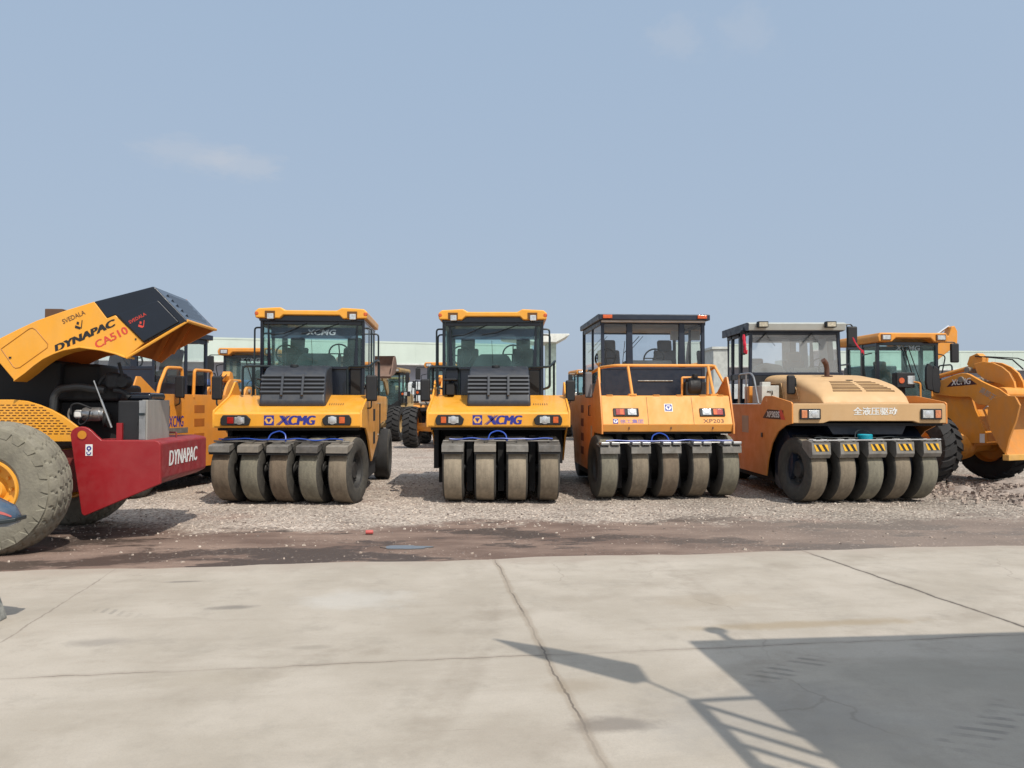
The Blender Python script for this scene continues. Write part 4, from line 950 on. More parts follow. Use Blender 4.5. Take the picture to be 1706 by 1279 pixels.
    f.box(xl+.02, xl+.08, y1-.07, y1, 1.6, zt); f.box(xr-.08, xr-.02, y1-.07, y1, 1.6, zt); f.box(xl, xl+.05, 3.15, 3.30, 1.6, zt); f.box(xl+.0, xl+.05, 3.75, 3.85, 1.6, zt)
    f.box(xl, xr, y0+.01, y0+.06, 2.16, 2.23); f.box(xl+.05, xr-.05, y0+.01, y0+.05, zt-.1, zt); f.box(xl, xl+.045, y0, y1, 2.1, 2.22); f.box(xl, xl+.045, y0, y1, zt-.1, zt)
    f.box(xl+.02, xr-.02, y1-.05, y1, 1.6, 2.2); f.box(xl+.02, xr-.02, y1-.05, y1, zt-.14, zt); f.box(xl+.05, xr-.05, y0+.1, y1-.1, 1.6, 1.65)
    f.box(.40, .54, y1-.05, y1, 2.2, zt)
    cab = f.build('cab', M_NAVY, t, bevel=.01)
    MB().box(xl+.03, xr-.03, y0+.015, y0+.045, 1.6, 2.16).build('front_panel', M_BLKM, cab)
    MB().add([(xl+.06, y0+.03, 2.23), (xr-.05, y0+.03, 2.23), (xr-.1, y0+.03, zt-.1), (xl+.09, y0+.03, zt-.1)], [(0, 1, 2, 3)]).build('windscreen', M_GLP, cab)
    MB().add([(xl+.06, y1-.02, 2.2), (xr-.05, y1-.02, 2.2), (xr-.1, y1-.02, zt-.14), (xl+.09, y1-.02, zt-.14)], [(0, 1, 2, 3)]).build('rear_window', M_GLC, cab)
    MB().add([(xl+.02, y0, 1.7), (xl+.02, y1, 1.7), (xl+.03, y1, zt), (xl+.03, y0, zt)], [(0, 1, 2, 3)]).build('side_window', M_GLC, cab)
    MB().add([(xr-.02, y0, 1.7), (xr-.02, y1, 1.7), (xr-.06, y1, zt), (xr-.06, y0, zt)], [(0, 1, 2, 3)]).build('side_window', M_GLC, cab)
    s = MB(); seat(s, .35, 3.45, 1.85, 1.0); seat(s, -.45, 3.45, 1.7, 1.0); s.build('seat', M_SEATG, cab, bevel=.045)
    s = MB(); steering(s, .62, 3.05, 2.36); s.build('steering_wheel', M_RAIL, cab)
    s = MB().prism([(-.85, 2.2), (-.75, 2.36), (-.55, 2.43), (-.25, 2.38), (-.12, 2.2)], 'y', 2.8, 3.0); s.box(.0, .5, 2.8, 3.0, 2.2, 2.33); s.build('dashboard', surf('dash_pale', (.26, .29, .28), .7), cab, bevel=.02)
    s = MB().prism([(.58, 2.23), (.78, 2.23), (.74, 3.0), (.58, 3.0)], 'y', 4.0, 4.03); s.box(.2, .36, 4.0, 4.03, 2.23, 3.0); s.build('curtain', surf('curtain_blue', (.32, .38, .46), .9), cab)
    w = MB()
    for x in (-.60, .32): w.tube([(x, y0-.0, 3.02), (x-.2, y0-.01, 2.83)], .012, 6); w.tube([(x, y0, 2.97), (x+.16, y0-.01, 2.76)], .005, 5)
    w.build('wiper', M_RAIL, cab)
    roof = MB().prism([(y0-.10, zt-.02), (y0-.14, zt+.12), (y0-.02, zt+.15), (y1+.1, zt+.15), (y1+.1, zt)], 'x', -1.0, .95).build('roof', M_GREYP, t, bevel=.015)
    MB().box(-1.045, -1.0, y0-.12, y1+.12, zt-.03, zt+.13).build('roof_side', M_NAVY, roof)
    MB().box(-.97, .91, y0-.09, y1, zt-.035, zt-.005).build('roof_lining', M_NAVY, roof)
    for x in (-.74, .61):
        l = MB().box(x-.10, x+.10, y0-.24, y0-.12, zt+.03, zt+.15).build('work_lamp', M_BLKM, roof, bevel=.006)
        MB().box(x-.08, x+.085, y0-.246, y0-.238, zt+.045, zt+.13).build('lens', surf('warm_lens', (.60, .53, .40), .15, metal=.4, var=.4, vscale=30), l)
    # mirrors
    m = mirror(t, (1.07, y0-.1, 2.93), (.20, .42), [(.90, y0-.1, 3.18), (1.06, y0-.1, 3.18), (1.10, y0-.1, 3.1), (1.09, y0-.1, 2.95)])
    q = MB().tube([(.97, y0-.1, 3.02), (.97, y0-.1, 3.18)], .01, 6).build('mirror_bracket', M_RAIL, t)
    mirror(t, (-1.06, y0+.05, 2.83), (.11, .50), [(-1.06, y0+.05, 3.05), (-1.05, y0+.05, 3.14), (-.98, y0+.1, 3.14)])
    mirror(t, (-.80, .75, 1.93), (.14, .34), [(-.72, .75, 2.05), (-.70, .75, 1.62)])
    r_ = MB()
    r_.tube([(-1.18, 1.35, 1.6), (-1.18, 1.62, 2.10), (-1.18, 1.8, 2.18), (-1.18, 2.55, 2.18), (-1.18, 2.6, 1.6)], .018, 8, fillet=.1); r_.tube([(-1.18, 2.1, 1.6), (-1.18, 2.1, 2.18)], .014, 6)
    r_.build('handrail', M_STEEL, t)
    bx = MB().box(-1.12, -.80, 1.35, 1.9, 1.60, 1.93).box(-1.08, -.92, 1.45, 1.6, 1.93, 2.0)
    o = bx.build('battery_box', surf('pale_grey_paint', (.55, .56, .53), .5, dust=.2), t, bevel=.01)
    MB().tube([(-1.02, 1.34, 1.83), (-.93, 1.33, 1.83), (-.93, 1.33, 1.76)], .01, 6).build('latch', M_RAIL, o)
    MB().box(-1.15, -.98, 2.0, 2.3, 1.6, 1.93).build('fuel_box', M_ORG, t, bevel=.01)
    return t
D_T = roller_tan()
def ribbon(label, p0, p1, w=.02):
    m = MB(); p0, p1 = Vector(p0), Vector(p1); pts = []
    for k in range(9):
        q = k/8; pts.append(p0.lerp(p1, q)+Vector((0, .01*sin(q*9), -.05*sin(q*pi))))
    m.tube(pts, [w*(.5+.5*abs(sin(k*1.3))) for k in range(9)], 6)
    m.tube([p1, p1+Vector((.02, -.01, -.07))], [w*1.3, w*.4], 5); m.tube([p1, p1+Vector((-.03, -.01, -.04))], [w*1.2, w*.5], 5)
    tag(m.build('ribbon', M_RIBB), label, 'ribbon')
_a = Vector(D_LOC)
ribbon('red ribbon bunched on the left hand mirror of the tan roller', P(1239, 557, 15.2), P(1242, 584, 15.2), .035)
ribbon('red ribbon stretched from the right hand mirror of the tan roller', P(1421, 562, 15.2), P(1437, 584, 15.25), .018)

# ------------------------------------------------------------------ red and yellow soil compactor with its hood up
E_LOC = (-4.11, 9.0, 0); E_YAW = R(4.7)
eY = lambda k: (lambda u, v: on_y(E_LOC, E_YAW, k, u, v))
def compactor():
    t = thing('soil_compactor', 'red and yellow soil compactor with its engine hood raised', 'soil compactor', E_LOC, E_YAW)
    # tyres (world place turned into the local frame)
    inv = Matrix.Rotation(-E_YAW, 3, 'Z')
    def big_tyre(wx, wy, r, w, label=None):
        p = inv @ (Vector((wx, wy, 0))-Vector(E_LOC))
        nT, nW = 180, 30; h = w/2
        prof = lambda a: r*(.985-.10*abs(a)**3.2)                    # a from -1 to 1 across the tread
        vs, fs = [], []
        for k in range(nT):
            th = 2*pi*k/nT
            for j in range(nW+1):
                a = -1+2*j/nW; rr = prof(a)
                # diamond pads in staggered rows
                u_ = k/nT*26; w_ = (a+1)*2.6
                rowo = .5*(int(w_) % 2); fu = (u_+rowo+.35*w_) % 1; fw = w_ % 1
                pad = min(1, min(fu, 1-fu)*9) * min(1, min(fw, 1-fw)*9)
                rr += .028*max(0, pad)**1 * (1-max(0, abs(a)-.93)*12)
                vs.append((rr*cos(th), a*h*.97, rr*sin(th)))
        for k in range(nT):
            k2 = (k+1) % nT
            for j in range(nW): fs.append((k*(nW+1)+j, k*(nW+1)+j+1, k2*(nW+1)+j+1, k2*(nW+1)+j))
        m = MB().add(vs, fs)
        for sg in (-1, 1):
            m.lathe([(sg*h*.97, r*.885), (sg*h*1.03, r*.80), (sg*h*1.05, r*.66), (sg*h*.98, r*.52), (sg*h*.84, r*.46)], 'y', (0, 0, 0), 72)
        # raised lugs over the shoulder
        for k in range(26):
            th = 2*pi*(k+.3)/26
            for sg in (-1, 1):
                q = MB(); q.add([(-.075, sg*h*.96, r*.90), (.075, sg*h*.96, r*.90), (.05, sg*h*1.015, r*.80), (-.03, sg*h*1.015, r*.80), (-.07, sg*h*1.015, r*.915), (.07, sg*h*1.015, r*.915), (.045, sg*h*1.05, r*.81), (-.025, sg*h*1.05, r*.81)],
                    [(4, 5, 6, 7), (0, 1, 5, 4), (1, 2, 6, 5), (2, 3, 7, 6), (3, 0, 4, 7)])
                Rm = Matrix.Rotation(th, 3, 'Y'); m.add([Rm @ Vector(v) for v in q.v], q.f)
        o = m.build('tyre', M_TBIG, t, loc=(p.x, p.y, r-.02), rz=-E_YAW*0, sharp=28)
        k = MB()
        for sg in (-1, 1): k.lathe([(sg*h*.86, r*.47), (sg*h*.94, r*.46), (sg*h*.94, r*.43), (sg*h*.7, r*.40), (sg*h*.45, r*.36), (sg*h*.3, r*.2), (sg*h*.5, r*.16), (sg*h*.5, 0)], 'y', (0, 0, 0), 40)
        for i in range(10):
            a = 2*pi*i/10; k.cyl('y', (cos(a)*r*.28, 0, sin(a)*r*.28), .018, -h*.5, h*.5, 8)
        k.build('rim', M_YEL, o, sharp=30)
        return o
    big_tyre(-5.57, 8.35, .705, .50)
    big_tyre(gx(3, 8.2)-.42, 10.4, .70, .56)
    # red rear frame
    k0 = -.02; f = eY(k0)
    pts = [f(u, v) for u, v in ((116.6, 724), (119, 717), (124, 713), (129, 711), (135, 710.3), (141, 711), (147, 713.5), (153, 718), (160, 725), (169, 733), (258, 733.5), (264, 735.5), (267.5, 740), (267.5, 806), (141, 859.5), (137, 858), (135, 854))]
    fr = MB().prism(pts, 'y', k0, k0+.05)
    zt = f(200, 733.5)[1]; zb = f(267.5, 805)[1]
    hole = f(137, 724)
    plate = fr.build('side_plate', M_RED, t, bevel=.012)
    q = MB().cyl('y', (hole[0], 0, hole[1]), .052, k0-.004, k0-.001, 24); q.build('lifting_hole', surf('hole_yellow', (.55, .22, .015), .5), plate)
    MB().lathe([(k0-.006, .05), (k0-.006, .058), (k0+.001, .06)], 'y', (hole[0], 0, hole[1]), 24).build('hole_ring', M_RED, plate)
    wd = 1.72; zr = zb-.04
    # rear cross member: the face with the white letters
    rb = MB().prism([(-.16, zt), (-.0, zt-.03), (.0, zb+.04), (-.12, zb-.02), (-.85, zb-.25), (-.85, zt)], 'y', k0+.06, wd)
    bumper = rb.build('rear_frame', M_RED2, t, bevel=.03, seg=3)
    MB().box(-2.6, -.85, .25, .31, .55, 1.05).box(-2.6, -.85, 1.35, 1.41, .55, 1.05).box(-2.6, -.3, .3, 1.4, .75, .80).build('frame_rail', surf('dark_red_paint', (.16, .012, .014), .5, dust=.2), t)
    g0 = on_x(E_LOC, E_YAW, .003, 281.5, 775); g1 = on_x(E_LOC, E_YAW, .003, 328.5, 766.5)
    lettering('DYNAPAC', M_WHT, t, (.004, g0[0], (g0[1]+g1[1])/2), RIGHT, g1[0]-g0[0], .185, shear=.12, bold=.035)
    # notice with a lifting hook
    p0 = f(142.5, 759); p1 = f(154.5, 740)
    n = MB().box(p0[0], p1[0], k0-.004, k0-.001, p0[1], p1[1]).build('notice_plate', M_WHT, plate)
    cx = (p0[0]+p1[0])/2; cz = p0[1]*.35+p1[1]*.65
    hk = MB().lathe([(k0-.006, .012), (k0-.006, .027), (k0-.003, .027)], 'y', (cx, 0, cz), 20)
    hk.tube([(cx+.022*cos(R(a)), k0-.006, p0[1]+.035+.022*sin(R(a))) for a in range(150, 400, 25)], .006, 5); hk.tube([(cx, k0-.006, cz-.03), (cx, k0-.006, p0[1]+.05)], .006, 5)
    hk.build('hook_symbol', M_BLUE, n)
    # upright red bracket, small loops
    a = f(186, 733); b_ = f(196, 705)
    MB().box(a[0], b_[0], .10, .25, zt-.02, b_[1]).build('bracket', M_RED, t, bevel=.004)
    q = MB()
    for (u0, u1, y) in ((196, 218, .2), (285, 300, .6), (305, 322, .9)):
        x0 = f(u0, 730)[0] if u0 < 260 else -.55+.2*(u0 > 300); x1 = x0+.22
        q.tube([(x0, y, zt), (x0, y, zt+.06), (x1, y, zt+.06), (x1, y, zt)], .01, 6, fillet=.02)
    q.build('tie_loop', M_RED2, t)
    # yellow slotted fender behind the tyre
    kf = .12; g = eY(kf)
    arc = [(-90, 668), (-40, 666.5), (0, 665.5), (25, 665.5), (45, 668), (65, 674), (85, 682), (105, 693), (120, 704), (131, 712), (131, 735.5), (118, 735.5), (60, 735.5), (-90, 735.5)]
    fp = MB().prism([g(*p) for p in arc], 'y', kf, kf+.04)
    fender = fp.build('slotted_panel', M_YEL, t, bevel=.006)
    s = MB(); dark = surf('slot_dark_red', (.07, .008, .004), .8)
    for r_ in range(12):
        v = 674.6+r_*4.35
        umax = 58+ (r_*5.6 if r_ < 10 else 53-(r_-10)*2)
        if r_ >= 1: umax += 8
        k = 0; u = umax-(0 if r_ % 2 == 0 else 0)
        while u > -30:
            q0, q1 = g(u-6.6, v+.6), g(u, v-.7)
            s.box(q0[0], q1[0], kf-.003, kf+.002, q0[1], q1[1]); u -= 10.2
    s.build('slot_row', dark, fender)
    # raised hood, a hollow shell
    kn, kw = -.02, 1.10; h = eY(kn); T = .03
    arch = [(209.5, 596), (194, 590), (169, 583.7), (133.7, 579), (107, 583.7), (90, 590), (73.5, 598), (58, 609), (44.6, 620.5), (24.5, 635)]
    org = [(-60, 592), (-35, 580), (0, 563), (30, 548), (60, 534), (110, 516.5), (157, 502), (178, 530), (192, 524.5), (240, 571)] + arch + [(0, 606), (-30, 585)]
    blk = [(157, 502), (206, 489.5), (252, 477.6), (257, 477.6), (312, 534), (240, 571), (192, 524.5), (178, 530)]
    hood = MB().prism([h(*p) for p in org], 'y', kn, kn+T)
    # top sheet and far side
    topl = [(-60, 592), (-35, 580), (0, 563), (30, 548), (60, 534), (110, 516.5), (157, 502)]
    tl = [h(*p) for p in topl]
    cen = Vector((sum(p[0] for p in tl)/len(tl), sum(p[1] for p in tl)/len(tl)))
    rings = [[(p[0], kn+.001, p[1]), (p[0], kw, p[1]), (p[0]+.012, kw, p[1]-T), (p[0]+.012, kn+.001, p[1]-T)] for p in tl]
    hood.loft(rings)
    o = hood.build('engine_hood', M_YEL, t, bevel=.01)
    inn = MB().prism([h(*p) for p in org[:7]+[(257, 477.6), (312, 534), (240, 571)]+arch+[(0, 606), (-30, 585)]], 'y', kw-T, kw)
    for (u0, v0, u1, v1) in ((225, 580, 262, 520), (195, 590, 222, 540)):
        a, b_ = Vector(h(u0, v0)), Vector(h(u1, v1)); d = Vector((.07, 0))
        inn.prism([a, a+d, b_+d, b_], 'y', kw-T-.04, kw-T)
    inn.build('hood_inner_wall', M_INNER, o)
    bk = MB().prism([h(*p) for p in blk], 'y', kn-.001, kn+T)
    bl_ = [h(*p) for p in ((157, 502), (206, 489.5), (254.5, 476.8), (258, 478))]
    bk.loft([[(p[0], kn+.001, p[1]), (p[0], kw+.002, p[1]), (p[0]-.004, kw+.002, p[1]-T), (p[0]-.004, kn+.001, p[1]-T)] for p in bl_])
    A, B = Vector(h(258, 478)), Vector(h(312.5, 534.5)); dirn = (B-A).normalized(); nrm = Vector((-dirn.y, dirn.x))
    if nrm.x < 0: nrm = -nrm
    bk.loft([[(p.x, kn, p.y), (p.x, kw, p.y), (p.x-nrm.x*T, kw, p.y-nrm.y*T), (p.x-nrm.x*T, kn, p.y-nrm.y*T)] for p in (A, B)])
    rc = bk.build('hood_rear_cap', M_BLK, o, bevel=.012)
    lv = MB()
    for i in range(5):
        q = A.lerp(B, .16+.15*i); e = A.lerp(B, .16+.15*i+.085)
        lv.add([(q.x, kn+.22, q.y), (q.x, kw-.2, q.y), (e.x, kw-.2, e.y), (e.x, kn+.22, e.y),
                (q.x+nrm.x*.016, kn+.22, q.y+nrm.y*.016), (q.x+nrm.x*.016, kw-.2, q.y+nrm.y*.016)], [(0, 1, 5, 4), (4, 5, 2, 3), (0, 4, 3), (1, 2, 5), (0, 3, 2, 1)])
    lv.build('louvre', M_BLK, rc)
    C1, C2 = Vector(h(264, 500)), Vector(h(299, 536.5)); C0 = Vector(h(196, 524)); C3 = Vector(h(240, 569.5))
    MB().prism([C0, C1, C2, C3], 'y', kn-.022, kn+.0).build('side_bulge', M_BLK, rc, bevel=.016)
    # arch flange
    fl = MB(); outer = [h(*p) for p in arch]
    fl.loft([[(p[0], kn-.03, p[1]+.018), (p[0], kn-.03, p[1]-.005), (p[0], kn+.26, p[1]-.005), (p[0], kn+.26, p[1]+.018)] for p in outer])
    fl.build('arch_flange', M_YEL, o, bevel=.006)
    # lower rim along the open bottom of the rear
    e0, e1 = h(209.5, 596), h(312, 534)
    rim = MB().tube([(e0[0], kn+.015, e0[1]), (e1[0], kn+.015, e1[1]), (e1[0], kw-.01, e1[1])], .018, 8)
    rim.build('hood_rim', M_YEL, o)
    # access panel line
    pl = [h(*p) for p in ((2, 581), (48, 548), (54, 546), (60, 549), (80, 573), (79, 579), (33, 612), (26, 613), (22, 610))]
    MB().tube([(p[0], kn-.002, p[1]) for p in pl+[pl[0]]], .0045, 5).build('access_panel_edge', surf('panel_edge', (.42, .16, .015), .5), o)
    MB().box(h(15, 597)[0], h(19, 597)[0], kn-.008, kn, h(15, 597)[1], h(15, 594)[1]).build('latch', M_RAIL, o)
    MB().box(h(225, 566)[0], h(227.5, 566)[0], kn-.008, kn, h(225, 566)[1], h(225, 563.5)[1]).build('latch', M_RAIL, o)
    # writing on the hood
    def ht(s, u0, v0, u1, v1, hpx, mat, shear=0, off=0.0, y=kn-.003, bold=0.0):
        a, b_ = Vector(h(u0, v0)), Vector(h(u1, v1)); ang = atan2(b_.y-a.y, b_.x-a.x)
        lettering(s, mat, t, (a.x, y, a.y), (pi/2, -ang, 0), (b_-a).length, hpx*8.95/1280, shear, off, bold=bold)
    ht('DYNAPAC', 92.5, 587, 195.5, 541, 11.6, M_DBLK, .25, .012, bold=.055)
    ht('CA510', 162, 580.5, 215, 554, 12.5, M_DRED, 0, .0, bold=.025)
    ht('SVEDALA', 106, 539.5, 142.8, 523, 7.6, M_DBRN, .05, .0)
    ht('SVEDALA', 218, 540, 245.5, 525, 5.6, M_DRED, 0, .005, kn-.025)
    def mark(u, v, s, mat, y):
        c0 = Vector(h(u, v)); ang = R(27); q = MB(); ca, sa = cos(ang), sin(ang)
        tr = lambda x, z: (c0.x+s*(x*ca-z*sa), c0.y+s*(x*sa+z*ca))
        q.prism([tr(-.9, -.1), tr(-.2, -.8), tr(.1, -.5), tr(-.6, .3)], 'y', y, y+.002)
        q.prism([tr(-.35, .4), tr(-.05, .1), tr(.25, .5), tr(-.05, .8)], 'y', y, y+.002)
        q.prism([tr(.0, -.65), tr(.12, -.78), tr(.95, .55), tr(.85, .65)], 'y', y, y+.002)
        q.build('maker_mark', mat, t)
    mark(132, 541.5, .062, M_DBLK, kn-.004); mark(237.5, 540.5, .052, M_DRED, kn-.026)
    # engine, pipes, radiator under the hood
    G = eY(.35)
    def bx(u0, v0, u1, v1, y0, y1, name, mat, bev=.015, k=None):
        F = eY(y0); a, b_ = F(u0, v1), F(u1, v0)
        return MB().box(a[0], b_[0], y0, y1, a[1], b_[1]).build(name, mat, t, bevel=bev)
    r = bx(236, 666, 246, 737, .10, .82, 'radiator', M_ALU, .006)
    F = eY(.10); a, b_ = F(232, 732), F(243.5, 667)
    MB().box(a[0], b_[0], .085, .12, a[1], b_[1]).build('radiator_frame', M_STEEL, r)
    a = F(233, 692); MB().box(a[0], a[0]+.06, .06, .1, a[1], a[1]+.03).build('radiator_clip', M_RAIL, r)
    bx(195, 667, 232.5, 737, .14, .62, 'fan_shroud', M_BLKM, .02)
    tk = bx(210, 654, 252, 667.5, .3, .8, 'header_tank', M_BLK, .04); a = eY(.5)(238, 655)
    MB().lathe([(0, .05), (.03, .05), (.03, 0)], 'z', (a[0], .6, a[1]-.02), 14).build('tank_cap', M_RAIL, tk)
    bx(86, 640, 200, 668, .45, 1.15, 'rocker_cover', M_BLKM, .05); bx(84, 668, 200, 735, .55, 1.1, 'engine_block', M_CHAS, .03)
    bx(-60, 600, 100, 690, .5, 1.2, 'engine_rear', M_CHAS, .05); bx(100, 606, 165, 645, .6, 1.2, 'engine_cover', M_CHAS, .05)
    E = eY(.4)
    def tb(pts, r_, name, mat, y=.4, par=None):
        FF = eY(y); MB().tube([(lambda q: (q[0], y+(p[2] if len(p) > 2 else 0), q[1]))(FF(p[0], p[1])) for p in pts], r_, 10, fillet=.06).build(name, mat, par or t)
    c_ = eY(.35)(205, 636)
    MB().lathe([(-.0, .0), (0, .07), (.16, .075), (.16, 0)], 'y', (c_[0], .3, c_[1]), 24).build('air_filter', M_BLKM, t, bevel=.008)
    bx(172, 620, 200, 650, .3, .6, 'filter_bowl', M_BLKM, .06)
    tb([(198, 604), (203, 622), (206, 634)], .018, 'rubber_hose', M_BLKM, .32)
    tb([(165, 640), (171, 630), (178, 625), (188, 622)], .022, 'rubber_hose', M_BLKM, .36)
    tb([(88, 690), (90, 660), (100, 648), (130, 644), (175, 650)], .045, 'intake_pipe', surf('dull_pipe', (.03, .032, .034), .5), .30)
    tb([(190, 650), (205, 652), (216, 662)], .03, 'rubber_hose', M_BLKM, .3)
    tb([(140, 692), (130, 700), (132, 708), (141, 705), (148, 694), (150, 684)], .008, 'cable', M_BLKM, .26); tb([(118, 690), (118, 674), (130, 671), (152, 680)], .010, 'cable', M_BLKM, .25)
    tb([(116, 700), (113, 690), (117, 680)], .012, 'cable', M_GALV, .3)
    al = eY(.30)(157, 690)
    MB().lathe([(-.16, 0), (-.16, .075), (-.13, .085), (.05, .085), (.05, .07), (.09, .07), (.09, 0)], 'x', (al[0], .38, al[1]), 24).build('alternator', M_STEEL, t, bevel=.004)
    bx(121, 683, 137, 697, .3, .42, 'fuel_filter', M_WHT, .03)
    a = eY(.28)(170, 700); MB().lathe([(-.01, 0), (-.01, .09), (.0, .075), (.02, .075), (.03, .09), (.03, 0)], 'x', (a[0], .4, a[1]), 22).build('belt_pulley', M_CHAS, t)
    p0, p1 = eY(.06)(186.5, 712), eY(.06)(157, 634)
    st_ = MB().tube([(p0[0], .05, p0[1]), (p1[0], .05, p1[1])], .008, 8)
    p2 = Vector(p0).lerp(Vector(p1), .6); st_.tube([(p0[0], .05, p0[1]), (p2.x, .05, p2.y)], .013, 8)
    st_.build('gas_strut', M_STEEL, t)
    # the rest of the machine out of the frame to the left: cab floor, cab and roof
    m = MB().box(-4.6, -2.9, .3, 1.5, 1.0, 1.3); m.build('cab_floor', M_BLKM, t)
    a = eY(.9)(88, 521); b_ = eY(.9)(117, 514)
    MB().box(a[0], b_[0], .7, 1.1, a[1]-.12, a[1]+.03).build('exhaust_stack', surf('stack_brown', (.09, .05, .03), .7), t, bevel=.01)
    return t
E_T = compactor()
# ------------------------------------------------------------------ roller parked behind the red machine
G_LOC = (-7.42, 13.25, 0)
g_t = roller_classic('orange roller half hidden behind the raised hood of the red machine', G_LOC, R(-9), [-1.0+.5*i for i in range(5)], 0, False, 2.95)
_y0, _z0 = on_x(G_LOC, R(-9), 1.13, 281, 711.5); _y1, _z1 = on_x(G_LOC, R(-9), 1.13, 306, 695)
lettering('XCMG', M_BLUE, g_t, (1.131, _y0, _z0), RIGHT, _y1-_y0, .20, shear=.15, bold=.022)
_y2 = on_x(G_LOC, R(-9), 1.13, 276.5, 703)[0]
emblem(g_t, (1.13, _y2, _z0+.10), RIGHT, .2, ground=surf('orange_decal', (.75, .40, .15), .5))
_a = on_x(G_LOC, R(-9), 1.13, 274, 721); _b = on_x(G_LOC, R(-9), 1.13, 313, 716)
_p = MB().box(1.128, 1.132, _a[0], _b[0], _a[1]-.02, _a[1]+.08).build('model_plate', M_GALV, g_t)

# ------------------------------------------------------------------ wheel loaders
F_LOC = (9.02, 17.1, 0); F_RZ, F_ART = R(4), R(21)
fx_ = lambda k: (lambda u, v: on_x(F_LOC, F_RZ+F_ART, k, u, v))
BOOM = [fx_(-.5)(u, v) for u, v in ((1556, 639), (1578, 630), (1590, 625), (1604, 621.5), (1611, 621.5), (1617, 623.5), (1637, 635), (1652, 642), (1667, 648), (1685, 661), (1680, 667), (1648, 676), (1630, 673), (1624, 668), (1617, 661), (1594, 661), (1556, 657))]
BUCKET = [fx_(-1.2)(u, v) for u, v in ((1648, 672), (1655, 664), (1675, 659), (1692, 660), (1700, 675), (1694, 700), (1682, 731), (1676, 757), (1667, 745), (1653, 719), (1646, 698))]
LEVER = [fx_(-.12)(u, v) for u, v in ((1625, 606), (1640, 602), (1656, 604), (1672, 611), (1684, 621), (1692, 636), (1696, 659), (1688, 661), (1680, 647), (1670, 640), (1655, 636), (1640, 630), (1630, 622))]
TOWER = [fx_(-.42)(u, v) for u, v in ((1553, 655), (1618, 655), (1626, 682), (1644, 721), (1645, 738), (1583, 738), (1566, 720), (1553, 690))]
print('BOOM', [(round(a, 2), round(b, 2)) for a, b in BOOM]); print('BUCKET', [(round(a, 2), round(b, 2)) for a, b in BUCKET])
print('LEVER', [(round(a, 2), round(b, 2)) for a, b in LEVER]); print('TOWER', [(round(a, 2), round(b, 2)) for a, b in TOWER])
